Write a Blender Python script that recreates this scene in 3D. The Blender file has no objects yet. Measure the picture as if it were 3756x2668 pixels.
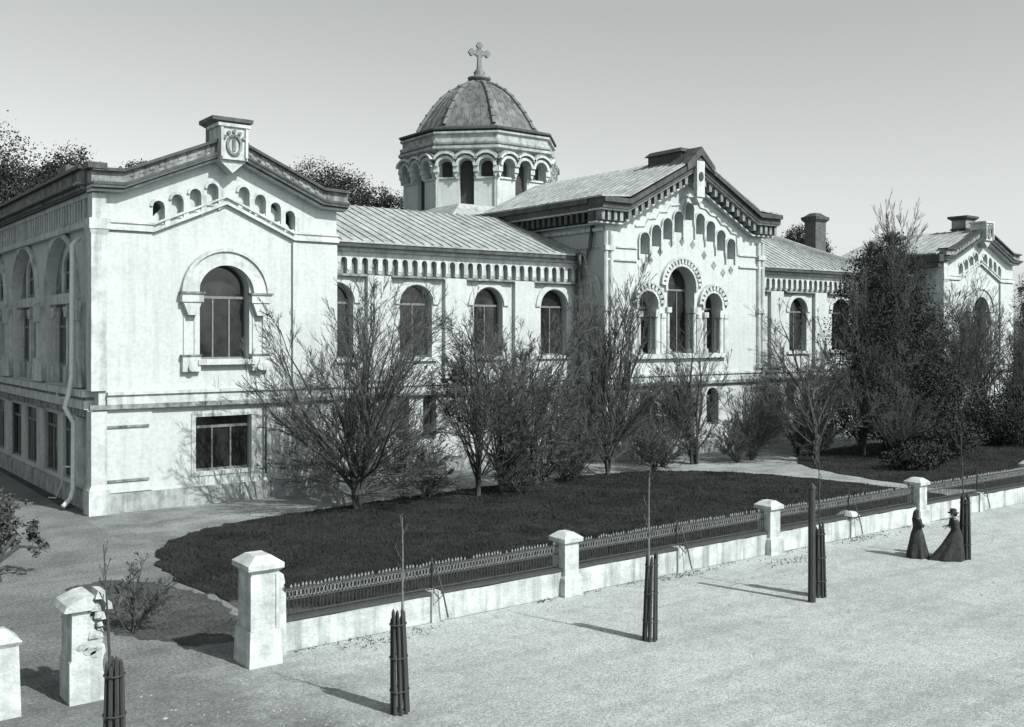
import bpy, math, random
from math import sin, cos, pi, radians
from mathutils import Vector, Matrix
from mathutils.geometry import tessellate_polygon

SC = bpy.context.scene
COL = SC.collection
R = random.Random(7)

# ------------------------------------------------------------------ materials
TINT = (0.90, 1.0, 1.0)

def g(v, t=1.0):
    return tuple(v * (1 + (c - 1) * t) for c in TINT) + (1.0,)

def mat(name, lo, hi=None, scale=3.0, detail=6.0, rough=0.85, bump=0.0, bscale=40.0, spec=0.3,
        stain=0.0, stain_scale=0.6, stretch=(1, 1, 1), brick=None):
    m = bpy.data.materials.new(name)
    m.use_nodes = True
    nt = m.node_tree
    N, L = nt.nodes, nt.links
    b = N['Principled BSDF']
    b.inputs['Roughness'].default_value = rough
    b.inputs['Specular IOR Level'].default_value = spec
    if hi is None:
        hi = lo * 1.25
    tc = N.new('ShaderNodeTexCoord')
    mp = N.new('ShaderNodeMapping')
    mp.inputs['Scale'].default_value = stretch
    L.new(tc.outputs['Object'], mp.inputs['Vector'])
    nz = N.new('ShaderNodeTexNoise')
    nz.inputs['Scale'].default_value = scale
    nz.inputs['Detail'].default_value = detail
    nz.inputs['Roughness'].default_value = 0.65
    L.new(mp.outputs['Vector'], nz.inputs['Vector'])
    rp = N.new('ShaderNodeValToRGB')
    rp.color_ramp.elements[0].position = 0.32
    rp.color_ramp.elements[0].color = g(lo)
    rp.color_ramp.elements[1].position = 0.68
    rp.color_ramp.elements[1].color = g(hi)
    L.new(nz.outputs['Fac'], rp.inputs['Fac'])
    colour = rp.outputs['Color']
    if stain > 0:
        n2 = N.new('ShaderNodeTexNoise')
        n2.inputs['Scale'].default_value = stain_scale
        n2.inputs['Detail'].default_value = 8
        n2.inputs['Roughness'].default_value = 0.7
        L.new(tc.outputs['Object'], n2.inputs['Vector'])
        r2 = N.new('ShaderNodeValToRGB')
        r2.color_ramp.elements[0].position = 0.42
        r2.color_ramp.elements[0].color = (1 - stain,) * 3 + (1,)
        r2.color_ramp.elements[1].position = 0.6
        r2.color_ramp.elements[1].color = (1, 1, 1, 1)
        L.new(n2.outputs['Fac'], r2.inputs['Fac'])
        mx = N.new('ShaderNodeMix')
        mx.data_type = 'RGBA'
        mx.blend_type = 'MULTIPLY'
        mx.inputs[0].default_value = 1
        L.new(colour, mx.inputs[6])
        L.new(r2.outputs['Color'], mx.inputs[7])
        colour = mx.outputs[2]
        m3 = N.new('ShaderNodeMapping')
        m3.inputs['Scale'].default_value = (2.6, 2.6, .16)
        L.new(tc.outputs['Object'], m3.inputs['Vector'])
        n4 = N.new('ShaderNodeTexNoise')
        n4.inputs['Scale'].default_value = 1.0
        n4.inputs['Detail'].default_value = 7
        n4.inputs['Roughness'].default_value = .6
        L.new(m3.outputs['Vector'], n4.inputs['Vector'])
        r4 = N.new('ShaderNodeValToRGB')
        r4.color_ramp.elements[0].position = .34
        r4.color_ramp.elements[0].color = (1 - stain * 1.5,) * 3 + (1,)
        r4.color_ramp.elements[1].position = .52
        r4.color_ramp.elements[1].color = (1, 1, 1, 1)
        L.new(n4.outputs['Fac'], r4.inputs['Fac'])
        mx4 = N.new('ShaderNodeMix')
        mx4.data_type = 'RGBA'
        mx4.blend_type = 'MULTIPLY'
        mx4.inputs[0].default_value = 1
        L.new(colour, mx4.inputs[6])
        L.new(r4.outputs['Color'], mx4.inputs[7])
        colour = mx4.outputs[2]
    hsrc = None
    if brick:
        br = N.new('ShaderNodeTexBrick')
        br.inputs['Scale'].default_value = 1.0
        br.inputs['Brick Width'].default_value = brick[0]
        br.inputs['Row Height'].default_value = brick[1]
        br.inputs['Mortar Size'].default_value = brick[2]
        br.inputs['Color1'].default_value = (1, 1, 1, 1)
        br.inputs['Color2'].default_value = (brick[3],) * 3 + (1,)
        br.inputs['Mortar'].default_value = (brick[4],) * 3 + (1,)
        sp = N.new('ShaderNodeSeparateXYZ')
        L.new(tc.outputs['Object'], sp.inputs[0])
        ad = N.new('ShaderNodeMath')
        ad.operation = 'ADD'
        L.new(sp.outputs['X'], ad.inputs[0])
        L.new(sp.outputs['Y'], ad.inputs[1])
        cb = N.new('ShaderNodeCombineXYZ')
        L.new(ad.outputs[0], cb.inputs['X'])
        L.new(sp.outputs['Z'], cb.inputs['Y'])
        L.new(cb.outputs[0], br.inputs['Vector'])
        mx = N.new('ShaderNodeMix')
        mx.data_type = 'RGBA'
        mx.blend_type = 'MULTIPLY'
        mx.inputs[0].default_value = 1
        L.new(colour, mx.inputs[6])
        L.new(br.outputs['Color'], mx.inputs[7])
        colour = mx.outputs[2]
    L.new(colour, b.inputs['Base Color'])
    if bump > 0:
        n3 = N.new('ShaderNodeTexNoise')
        n3.inputs['Scale'].default_value = bscale
        n3.inputs['Detail'].default_value = 5
        L.new(tc.outputs['Object'], n3.inputs['Vector'])
        bp = N.new('ShaderNodeBump')
        bp.inputs['Strength'].default_value = bump
        bp.inputs['Distance'].default_value = 0.05
        L.new(n3.outputs['Fac'], bp.inputs['Height'])
        L.new(bp.outputs['Normal'], b.inputs['Normal'])
    return m

M = dict(
    plaster=mat('pale_plaster', .43, .52, 5.5, rough=.9, bump=.3, bscale=25, stain=.08, stain_scale=.4,
                brick=(.62, .21, .010, .98, .95)),
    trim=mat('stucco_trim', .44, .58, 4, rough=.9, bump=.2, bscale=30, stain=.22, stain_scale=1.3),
    oldtrim=mat('soot_and_shade_trim', .17, .36, 3.5, rough=.9, bump=.2, stain=.4, stain_scale=1.6),  # sooty trims; also recess shade painted on bay walls and central niche back
    greystone=mat('grey_stone', .30, .46, 2.5, rough=.9, bump=.2, stain=.25, stain_scale=1.2),
    dark_cornice=mat('tin_and_soffit_shade', .045, .09, 3, rough=.6, stain=.3),  # dark tin; behind the modillions it also stands for soffit shadow
    roof=mat('weathered_sheet_roof', .32, .40, 1.3, rough=.55, bump=.1, bscale=6, stain=.25, stain_scale=.8,
             stretch=(1, .3, .3)),
    dome=mat('dark_sheet_dome', .10, .19, 1.5, rough=.55, bump=.15, bscale=5, stain=.35, stain_scale=.9),
    dome_rib=mat('dome_rib_sheet', .09, .17, 3, rough=.55),
    brick=mat('sooty_brick', .05, .11, 4, rough=.9, bump=.3, brick=(.25, .075, .01, .8, 1.3)),
    glass=mat('dark_window_glass', .008, .028, 1.2, rough=.1, spec=.5, bump=.12, bscale=1.5),
    frame=mat('window_frame_paint', .12, .18, 5, rough=.6),
    reveal=mat('shutter_wood', .03, .05, 5, rough=.7),
    niche=mat('niche_shade', .14, .2, 3, rough=.95),  # darkened colour standing for shade inside the corbel arcade
    pipe=mat('galvanised_pipe', .5, .62, 5, rough=.45),
    dpipe=mat('dark_pipe', .05, .08, 5, rough=.5),
    plinth=mat('stone_plinth', .30, .42, 2, rough=.9, bump=.4, bscale=12, stain=.3, stain_scale=1.5),
    fence=mat('limewashed_wall', .42, .56, 2.2, rough=.95, bump=.5, bscale=14, stain=.3, stain_scale=.9),
    pier=mat('limewashed_pier', .42, .55, 3.0, rough=.95, bump=.4, bscale=14, stain=.2, stain_scale=1.5),
    rubble=mat('broken_stone', .12, .45, 5, rough=.95, bump=.8, bscale=12),
    iron=mat('wrought_iron', .035, .06, 6, rough=.6),
    iron_pale=mat('rusty_pale_iron', .16, .34, 9, rough=.7),
    stake=mat('tarred_wood', .028, .05, 6, rough=.85, bump=.3, stretch=(4, 4, .5)),
    bark=mat('grey_bark', .035, .07, 8, rough=.95, bump=.5, bscale=30, stretch=(1, 1, .3)),
    twig=mat('twig_bark', .045, .085, 6, rough=.95),
    sap=mat('sapling_bark', .10, .2, 8, rough=.9),
    leaf=mat('dark_leaf', .022, .05, 1.5, rough=.85, spec=.08),
    leaf2=mat('mid_leaf', .035, .075, 1.5, rough=.85, spec=.08),
    needle=mat('spruce_needle', .03, .055, 1.5, rough=.7),
    cloth=mat('black_cloth', .016, .045, 8, rough=.9),
    cloth2=mat('charcoal_cloth', .018, .03, 8, rough=.9),
    skin=mat('skin', .20, .25, 8, rough=.6),
)

# ------------------------------------------------------------------ mesh helpers
class MB:
    def __init__(s):
        s.v = []
        s.f = []

    def add(s, vs, fs):
        o = len(s.v)
        s.v.extend(tuple(p) for p in vs)
        s.f.extend(tuple(i + o for i in f) for f in fs)

    def box(s, x0, x1, y0, y1, z0, z1):
        s.add([(x0, y0, z0), (x1, y0, z0), (x1, y1, z0), (x0, y1, z0), (x0, y0, z1), (x1, y0, z1), (x1, y1, z1), (x0, y1, z1)],
              [(0, 3, 2, 1), (4, 5, 6, 7), (0, 1, 5, 4), (1, 2, 6, 5), (2, 3, 7, 6), (3, 0, 4, 7)])

    def frustum(s, cx, cy, z0, z1, ax, ay, bx, by):
        s.add([(cx - ax, cy - ay, z0), (cx + ax, cy - ay, z0), (cx + ax, cy + ay, z0), (cx - ax, cy + ay, z0),
               (cx - bx, cy - by, z1), (cx + bx, cy - by, z1), (cx + bx, cy + by, z1), (cx - bx, cy + by, z1)],
              [(0, 3, 2, 1), (4, 5, 6, 7), (0, 1, 5, 4), (1, 2, 6, 5), (2, 3, 7, 6), (3, 0, 4, 7)])

    def prism(s, F, outer, d0, d1, holes=(), back=True):
        """plate in the (u,z) plane of frame F, from depth d0 to d1, with holes"""
        loops = [list(outer)] + [list(h) for h in holes]
        tri = tessellate_polygon([[Vector((p[0], p[1], 0)) for p in lp] for lp in loops])
        pts = [p for lp in loops for p in lp]
        n = len(pts)
        vs = [F(p[0], p[1], d1) for p in pts] + [F(p[0], p[1], d0) for p in pts]
        fs = [tuple(t) for t in tri]
        if back:
            fs += [tuple(i + n for i in reversed(t)) for t in tri]
        o = 0
        for lp in loops:
            k = len(lp)
            for i in range(k):
                j = (i + 1) % k
                fs.append((o + i, o + j, o + j + n, o + i + n))
            o += k
        s.add(vs, fs)

    def band(s, F, pts, h0, h1, d0, d1):
        s.prism(F, [(p[0], p[1] + h0) for p in pts] + [(p[0], p[1] + h1) for p in reversed(pts)], d0, d1)

    def rect(s, F, u0, u1, z0, z1, d0, d1):
        s.prism(F, [(u0, z0), (u1, z0), (u1, z1), (u0, z1)], d0, d1)

    def tube(s, pts, rads, k=5, cap=True):
        pts = [Vector(p) for p in pts]
        n = len(pts)
        vs, fs = [], []
        up = Vector((0, 0, 1))
        for i, p in enumerate(pts):
            d = (pts[min(i + 1, n - 1)] - pts[max(i - 1, 0)])
            if d.length < 1e-9:
                d = up.copy()
            d.normalize()
            a = d.cross(Vector((1, 0, 0)) if abs(d.x) < .8 else Vector((0, 1, 0)))
            a.normalize()
            b = d.cross(a)
            r = rads[i] if hasattr(rads, '__len__') else rads
            for j in range(k):
                t = 2 * pi * j / k
                vs.append(p + a * (cos(t) * r) + b * (sin(t) * r))
        for i in range(n - 1):
            for j in range(k):
                j2 = (j + 1) % k
                fs.append((i * k + j, i * k + j2, (i + 1) * k + j2, (i + 1) * k + j))
        if cap:
            fs.append(tuple(reversed(range(k))))
            fs.append(tuple((n - 1) * k + j for j in range(k)))
        s.add(vs, fs)

    def lathe(s, cx, cy, prof, k=24, rot=0.0):
        vs, fs = [], []
        for r, z in prof:
            for j in range(k):
                t = rot + 2 * pi * j / k
                vs.append((cx + r * cos(t), cy + r * sin(t), z))
        for i in range(len(prof) - 1):
            for j in range(k):
                j2 = (j + 1) % k
                fs.append((i * k + j, i * k + j2, (i + 1) * k + j2, (i + 1) * k + j))
        fs.append(tuple(reversed(range(k))))
        fs.append(tuple((len(prof) - 1) * k + j for j in range(k)))
        s.add(vs, fs)

    def leaf(s, p, size, rnd):
        a = Vector((rnd.gauss(0, 1), rnd.gauss(0, 1), rnd.gauss(0, 1))).normalized()
        b = a.cross(Vector((rnd.gauss(0, 1), rnd.gauss(0, 1), rnd.gauss(0, 1)))).normalized()
        p = Vector(p)
        s.add([p - a * size, p + b * size * .6, p + a * size, p - b * size * .6], [(0, 1, 2, 3)])

    def build(s, name, m, parent=None, smooth=False):
        me = bpy.data.meshes.new(name)
        me.from_pydata(s.v, [], s.f)
        me.materials.append(M[m] if isinstance(m, str) else m)
        if smooth:
            me.polygons.foreach_set('use_smooth', [True] * len(me.polygons))
        me.update()
        o = bpy.data.objects.new(name, me)
        COL.objects.link(o)
        if parent is not None:
            o.parent = parent
            o.matrix_parent_inverse = parent.matrix_basis.inverted()
        return o


def tag(o, label=None, cat=None, group=None, kind=None):
    if label: o['label'] = label
    if cat: o['category'] = cat
    if group: o['group'] = group
    if kind: o['kind'] = kind
    return o

def thing(name, label, cat, loc=(0, 0, 0), group=None):
    o = bpy.data.objects.new(name, None)
    COL.objects.link(o)
    o.location = loc
    o.empty_display_size = .3
    return tag(o, label, cat, group)

def arch(cx, z0, zs, r, n=14, rr=None):
    """arched outline; rr = radius of the head if it is wider than the legs (horseshoe)"""
    rr = rr or r
    pts = [(cx - r, z0), (cx + r, z0), (cx + r, zs)]
    a0 = 0.0 if rr == r else -math.acos(r / rr)
    zc = zs - rr * sin(a0)
    for i in range(0 if rr == r else 1, n + 1):
        t = a0 + (pi - 2 * a0) * i / n
        if i == 0 and rr == r:
            continue
        pts.append((cx + rr * cos(t), zc + rr * sin(t)))
    return pts

def rectp(u0, u1, z0, z1):
    return [(u0, z0), (u1, z0), (u1, z1), (u0, z1)]

def ring(cx, cz, r0, r1, a0=0.0, a1=pi, n=18):
    a = [a0 + (a1 - a0) * i / n for i in range(n + 1)]
    return [(cx + r1 * cos(t), cz + r1 * sin(t)) for t in a] + [(cx + r0 * cos(t), cz + r0 * sin(t)) for t in reversed(a)]

def front(Y):                       # a facade that faces the street
    return lambda u, z, d: (u, Y - d, z)

def left_side(X):                   # a facade that faces the gate side
    return lambda u, z, d: (X - d, u, z)

def right_side(X):
    return lambda u, z, d: (X + d, u, z)

# ------------------------------------------------------------------ building
B = thing('hospital_building', 'long pale two storey building with a dome, three gabled pavilions and rows of arched windows', 'building', (12.3, 46.2, 0))

def window(F, outline, cx, z0, zs, r, d, bars=1, transom=True, name='arched_window', top=None):
    """a window = wooden frame with a dark pane as its sub-part"""
    top = top or zs + r
    fr = MB()
    w = .07
    inner = [(cx + (p[0] - cx) * (1 - w / r), zs + (p[1] - zs) * (1 - w / max(.3, (top - z0) / 2))) for p in outline]
    fr.prism(F, outline, d, d + .08, [inner])
    for i in range(bars):
        u = cx - r + 2 * r * (i + 1) / (bars + 1)
        fr.rect(F, u - .035, u + .035, z0 + .05, zs if transom else top - .05, d + .005, d + .075)
    if transom:
        fr.rect(F, cx - r + .05, cx + r - .05, zs - .06, zs + .06, d + .003, d + .085)
    f = fr.build(name, 'frame', B)
    pm = MB()
    pm.prism(F, outline, d + .02, d + .03)
    pm.build('pane', 'glass', f)
    return f

def end_pavilion(x0, x1, depth, gate_side):
    Y0 = 46.2
    F = front(Y0)
    cx = (x0 + x1) / 2
    w = x1 - x0
    # outline that follows the parapet
    B0 = [(x0 - .4, 14.05), (x0 + .95, 14.1), (cx, 16.15), (x1 - .95, 14.1), (x1 + .4, 14.05)]
    wl = [(x0, 0), (x1, 0), (x1, 14.2), (x1 - .95, 14.2), (cx, 16.25), (x0 + .95, 14.2), (x0, 14.2)]
    ow = arch(cx - .05, 6.7, 9.95, 1.2, 20)
    gw = rectp(cx - 1.45, cx + 1.25, 1.5, 4.05)
    m = MB()
    stx = [13.75, 14.1, 14.43, 14.75, 14.72, 14.42, 14.1, 13.75]
    nx = [-3.15, -2.3, -1.47, -.66, .86, 1.68, 2.45, 3.2]
    niches = [arch(cx + nx[i], stx[i] - .9, stx[i] - .12, .25, 8) for i in range(8)]
    m.prism(F, wl, -.62, 0, [ow, gw] + niches)
    m.build('front_wall', 'plaster', B)
    bk = MB()
    bk.prism(F, [(x0 + 1.8, 12.5), (x1 - 1.8, 12.5), (cx + 1, 15.6), (cx - 1, 15.6)], -.42, -.37)
    bk.build('niche_back', 'plaster', B)
    for a, b in ((x0 - .004, x0 + 2.3), (x1 - 2.4, x1 + .004)):   # corner lesenes
        lb = MB()
        lb.rect(F, a, b, .9, 12.35, 0.0, .08)
        lo = lb.build('corner_lesene', 'plaster', B)
        for z in (3.8, 1.42):
            gl = MB()
            gl.rect(F, max(a, x0 + .3), min(b, x1 - .3) - .15, z - .05, z + .05, .082, .15)
            gl.build('string_line', 'oldtrim', lo)
    lb = MB()
    lb.rect(F, x1 - 2.42, x1 - 2.22, 5.35, 12.34, .085, .16)
    lb.build('edge_strip', 'plaster', B)
    # corner pilaster
    pl = MB()
    for (a, b, z0, z1) in ((x0 - .34, x0 + .32, 5.4, 12.2), (x0 - .34, x0 + .32, 1.3, 4.5), (x0 - .3, x0 + .28, 12.9, 14.0)):
        pl.box(a, b, Y0 - .2, Y0 + .55, z0, z1)
    pl.box(x0 - .46, x0 + .42, Y0 - .3, Y0 + .62, 0, 1.1)
    pl.frustum((x0 - .01), Y0 + .17, 1.1, 1.3, .43, .45, .33, .37)
    pl.frustum((x0 - .01), Y0 + .17, 12.2, 12.45, .33, .37, .42, .46)
    pl.box(x0 - .45, x0 + .43, Y0 - .31, Y0 + .63, 12.45, 12.9)
    pl.build('corner_pilaster', 'trim', B)
    # plinth, string band
    p = MB()
    p.rect(F, x0 + .43, x1 + .1, 0, .85, -.02, .14)
    p.build('plinth', 'plinth', B)
    s = MB()
    s.rect(F, x0 + .32, x1 + .12, 4.78, 5.2, .002, .22)
    s.rect(F, x0 + .32, x1 + .12, 5.2, 5.33, .002, .32)
    s.build('string_course', 'trim', B)
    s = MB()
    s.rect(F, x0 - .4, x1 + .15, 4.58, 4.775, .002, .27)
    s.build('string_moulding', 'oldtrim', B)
    # upper string that climbs over the gable
    U = [(x0 + .43, 12.45), (cx - 3.4, 12.45), (cx, 13.95), (cx + 3.4, 12.45), (x1 + .06, 12.45)]
    s = MB()
    s.band(F, U, 0, .14, .002, .2)
    s.band(F, U, .32, .42, .002, .16)
    s.band(F, [(x0 + .43, 12.45), (cx - 3.4, 12.45)], .14, .32, .002, .1)
    s.band(F, [(cx + 3.4, 12.45), (x1 + .05, 12.45)], .14, .32, .002, .1)
    s.build('gable_string', 'trim', B)
    for i in range(8):                            # little colonnettes beside each niche
        sh = MB()
        u = cx + nx[i]
        sh.prism(F, [(u + .26, stx[i] - 1.1), (u + .5, stx[i] - .95), (u + .5, stx[i] - .12), (u + .26, stx[i] - .12)], .002, .12)
        sh.prism(F, ring(u, stx[i] - .12, .255, .38), .002, .09)
        sh.prism(F, [(u - .26, stx[i] - .92), (u + .24, stx[i] - .92), (u + .24, stx[i] - .75)], -.35, .06)
        sh.build('niche_surround', 'trim', B)
    # parapet
    c = MB()
    c.band(F, B0, 0, .1, -.3, .42)
    c.band(F, B0, .16, .26, -.3, .66)
    c.build('cornice', 'trim', B)
    c = MB()
    c.band(F, B0, .1, .16, -.3, .5)
    c.band(F, B0, .26, .38, -.3, .78)
    c.band(F, B0, .86, 1.0, -.3, .66)
    c.build('cornice_tin', 'dark_cornice', B)
    c = MB()
    c.band(F, B0, .38, .86, -.25, .46)
    for k in range(9):
        for sgn in (-1, 1):
            t = (k + .5) / 9
            u = cx + sgn * (.8 + t * (w / 2 - 1.9))
            zz = 16.15 - (abs(u - cx)) * (16.15 - 14.1) / (w / 2 - .95)
            sl = -sgn * (16.15 - 14.1) / (w / 2 - .95)
            c.band(F, [(u - .1, zz - .1 * sl), (u + .1, zz + .1 * sl)], .56, .7, .461, .5)
    c.build('parapet', 'oldtrim', B)
    # carved pedestal on the apex with an oval cartouche
    q = MB()
    q.rect(F, cx - .62, cx + .72, 15.95, 17.45, -.5, .86)
    q.rect(F, cx - .72, cx + .82, 17.45, 17.6, -.55, .96)
    q.prism(F, [(cx - .62, 15.95), (cx + .05, 15.35), (cx + .72, 15.95)], -.1, .7)
    q.rect(F, cx - .6, cx - .48, 16.05, 17.4, .861, .97)
    q.rect(F, cx + .58, cx + .7, 16.05, 17.4, .861, .97)
    q.build('apex_pedestal', 'trim', B)
    e = MB()
    ov = [(cx + .05 + .38 * cos(t), 16.62 + .5 * sin(t)) for t in [2 * pi * i / 20 for i in range(20)]]
    ovi = [(cx + .05 + .27 * cos(t), 16.62 + .38 * sin(t)) for t in [2 * pi * i / 20 for i in range(20)]]
    e.prism(F, ov, .861, .96, [ovi])
    for i in range(5):
        t = radians(25 + i * 32.5)
        e.prism(F, [(cx + .05 + .5 * cos(t) + .09 * cos(a), 16.75 + .5 * sin(t) + .09 * sin(a)) for a in [2 * pi * j / 8 for j in range(8)]], .861, .95)
    e.rect(F, cx - .02, cx + .12, 16.35, 16.9, .861, .93)
    e.build('cartouche', 'oldtrim', B)
    # big window
    window(F, ow, cx - .05, 6.7, 9.6, 1.2, -.58, 2, top=11.15)
    window(F, gw, cx - .1, 1.5, 3.55, 1.35, -.4, 2, True, 'ground_window', top=4.05)
    h = MB()
    h.prism(F, ring(cx - .02, 9.75, 1.34, 1.98, -.02, pi + .02, 26), .002, .2)
    h.prism(F, ring(cx - .02, 9.75, 1.981, 2.14, -.02, pi + .02, 26), .002, .3)
    for sg in (-1, 1):
        u = cx - .02 + sg * 1.66
        h.rect(F, u - .5, u + .5, 9.35, 9.72, .002, .36)
        h.prism(F, [(u - .42, 9.35), (u + .42, 9.35), (u + .2, 8.75), (u - .2, 8.75)], .002, .3)
        h.rect(F, u - .34, u - .26, 6.85, 8.75, .002, .06)
        h.rect(F, u + .16, u + .24, 6.85, 8.75, .002, .06)
        h.rect(F, u - .44, u + .4, 6.15, 6.85, .002, .24)
        h.prism(F, [(u + .2 * cos(t), 6.35 + .2 * sin(t)) for t in [2 * pi * i / 12 for i in range(12)]], .241, .34)
    h.rect(F, cx - 1.4, cx + 1.36, 6.45, 6.69, .002, .3)
    h.build('window_hood', 'trim', B)
    for sg in (-1, 1):
        h = MB()
        u = cx - .02 + sg * 1.66
        h.rect(F, u - .56, u + .56, 9.72, 9.82, .002, .42)
        h.build('impost', 'oldtrim', B)
        h = MB()
        h.rect(F, u - .5, u + .45, 6.85, 6.93, .002, .28)
        h.build('sill_block_cap', 'oldtrim', B)
    # ground window surround
    h = MB()
    h.prism(F, rectp(cx - 1.65, cx + 1.45, 1.32, 4.2), .002, .05, [rectp(cx - 1.45, cx + 1.25, 1.5, 4.05)])
    h.build('window_surround', 'trim', B)
    # side walls
    for X, Fs in ((x0, left_side(x0)), (x1, right_side(x1))):
        if gate_side and X == x0:
            continue
        sw = MB()
        sw.rect(Fs, Y0 + .62, Y0 + depth, 0, 14.0, -.5, 0)
        sw.build('side_wall', 'plaster', B)
    # roof: gable along Y
    r = MB()
    e0, e1 = x0 - (.1 if gate_side else 1.0), x1 + .75
    fr = lambda u, z, d: (u, Y0 + d, z)
    r.prism(fr, [(e0, 14.5), (cx, 16.85), (e1, 14.5), (e1, 14.62), (cx, 16.98), (e0, 14.62)], .1, depth)
    for k in range(int(depth / .7)):
        y = .4 + k * .7
        r.prism(fr, [(e0, 14.62), (cx, 16.98), (e1, 14.62), (e1, 14.67), (cx, 17.03), (e0, 14.67)], y, y + .05)
    r.build('roof', 'roof', B)
    if not gate_side:
        k = MB()
        k.box(x0 - 1.15, x0 + .05, Y0 - .3, Y0 + depth, 13.9, 14.5)
        k.box(x0 - .95, x0, Y0 - .1, Y0 + depth, 13.45, 13.899)
        k.build('eave_cornice', 'dark_cornice', B)
    # chimney
    ch = MB()
    cy = Y0 + 1.9
    cx += .75
    ch.box(cx - .78, cx + .78, cy - .65, cy + .65, 16.2, 17.95)
    ch.build('chimney', 'oldtrim', B)
    ch = MB()
    ch.frustum(cx, cy, 17.95, 18.12, 1.0 - .2, .7, 1.0, .92)
    ch.box(cx - 1.02, cx + 1.02, cy - .92, cy + .92, 18.12, 18.3)
    ch.box(cx - .88, cx + .88, cy - .75, cy + .75, 17.05, 17.2)
    ch.build('chimney_cap', 'dark_cornice', B)

end_pavilion(12.3, 23.8, 24, True)
end_pavilion(80.2, 91.7, 10, False)

# --- left pavilion: long side facing the gate, in shade
F = left_side(12.3)
m = MB()
bays = [(52.6, 3.0), (60.6, 3.0), (68.6, 3.0)]
gwin = [(51.0, 1.3), (54.7, 1.3), (59.2, 1.3), (62.9, 1.3), (67.5, 1.3)]
m.prism(F, rectp(46.82, 74, 0, 14.1), -.7, 0,
        [arch(c, 5.45, 9.5, r, 20) for c, r in bays] + [rectp(c - r, c + r, 1.0, 3.95) for c, r in gwin])
m.build('side_wall', 'plaster', B)
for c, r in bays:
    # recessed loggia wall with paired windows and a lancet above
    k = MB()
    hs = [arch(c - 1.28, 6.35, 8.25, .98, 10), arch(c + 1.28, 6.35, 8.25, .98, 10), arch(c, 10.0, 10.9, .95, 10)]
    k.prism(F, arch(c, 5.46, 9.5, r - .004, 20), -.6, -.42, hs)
    k.build('bay_wall', 'oldtrim', B)  # shade inside the arch is put into this darker wall colour
    for hh, cc, z0, zs in ((hs[0], c - 1.28, 6.35, 8.25), (hs[1], c + 1.28, 6.35, 8.25), (hs[2], c, 10.0, 10.9)):
        window(F, hh, cc, z0, zs, .95, -.5, 1)
    k = MB()
    k.rect(F, c - r, c + r, 9.35, 9.85, -.419, -.12)
    for u in (c - 2.55, c, c + 2.55):
        k.rect(F, u - .22, u + .22, 5.46, 9.34, -.419, -.25)
        k.prism(F, [(u - .22, 8.7), (u + .22, 8.7), (u + .42, 9.2), (u - .42, 9.2)], -.418, -.15)
        k.rect(F, u - .34, u + .34, 5.46, 6.3, -.418, -.15)
    for rr0, rr1 in ((.98, 1.4),):
        k.prism(F, ring(c, 10.9, rr0, rr1), -.419, -.33)
        k.rect(F, c - 1.4, c - .98, 9.86, 10.9, -.419, -.33)
        k.rect(F, c + .98, c + 1.4, 9.86, 10.9, -.419, -.33)
    k.prism(F, ring(c, 9.5, r + .05, r + .4), .002, .16)
    k.build('bay_trim', 'trim', B)
for u in (48.9, 56.6, 64.6, 72.3):
    k = MB()
    k.rect(F, u - .55, u + .55, 5.46, 9.3, .002, .2)
    k.prism(F, [(u - .55, 8.5), (u + .55, 8.5), (u + .8, 9.3), (u - .8, 9.3)], .205, .3)
    k.prism(F, [(u - .9, 5.46), (u + .9, 5.46), (u + .55, 6.6), (u - .55, 6.6)], .205, .34)
    k.rect(F, u - .7, u + .7, 1.0, 4.1, .002, .12)
    k.build('side_pilaster', 'trim', B)
k = MB()
k.rect(F, 46.85, 74, 4.55, 4.95, .002, .42)
k.rect(F, 46.85, 74, 5.1, 5.4, .002, .5)
k.build('side_ledge', 'trim', B)
k = MB()
k.rect(F, 46.85, 74, 4.2, 4.549, .002, .3)
k.rect(F, 46.85, 74, 4.951, 5.099, .002, .34)
k.build('side_ledge_moulding', 'oldtrim', B)
k = MB()
k.rect(F, 46.85, 74, 12.62, 12.9, .002, .3)
k.rect(F, 46.85, 74, 13.88, 14.09, .002, .3)
y = 47.5
while y < 73.8:
    k.rect(F, y, y + .24, 12.901, 13.879, .03, .26)
    y += .5
k.build('balustrade_frieze', 'trim', B)
k = MB()
k.rect(F, 46.7, 74, 14.2, 14.32, -.3, .6)
k.rect(F, 46.7, 74, 14.42, 14.5, -.3, .8)
k.rect(F, 46.7, 74, 14.5, 15.1, -.25, .46)
k.build('side_parapet', 'oldtrim', B)
k = MB()
k.rect(F, 46.7, 74, 14.1, 14.199, -.3, .5)
k.rect(F, 46.7, 74, 14.321, 14.419, -.3, .88)
k.rect(F, 46.7, 74, 15.1, 15.25, -.3, .7)
k.box(11.7, 12.5, 45.5, 46.5, 15.0, 15.26)
k.box(11.62, 12.6, 49.0, 50.3, 15.25, 15.55)
k.build('side_cornice_tin', 'dark_cornice', B)
for c, r in gwin:
    window(F, rectp(c - r, c + r, 1.0, 3.95), c, 1.0, 3.3, r, -.2, 1, True, 'ground_window', top=3.95)
k = MB()
k.rect(F, 46.85, 74, 0, .8, .002, .2)
k.build('side_plinth', 'plinth', B)
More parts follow.
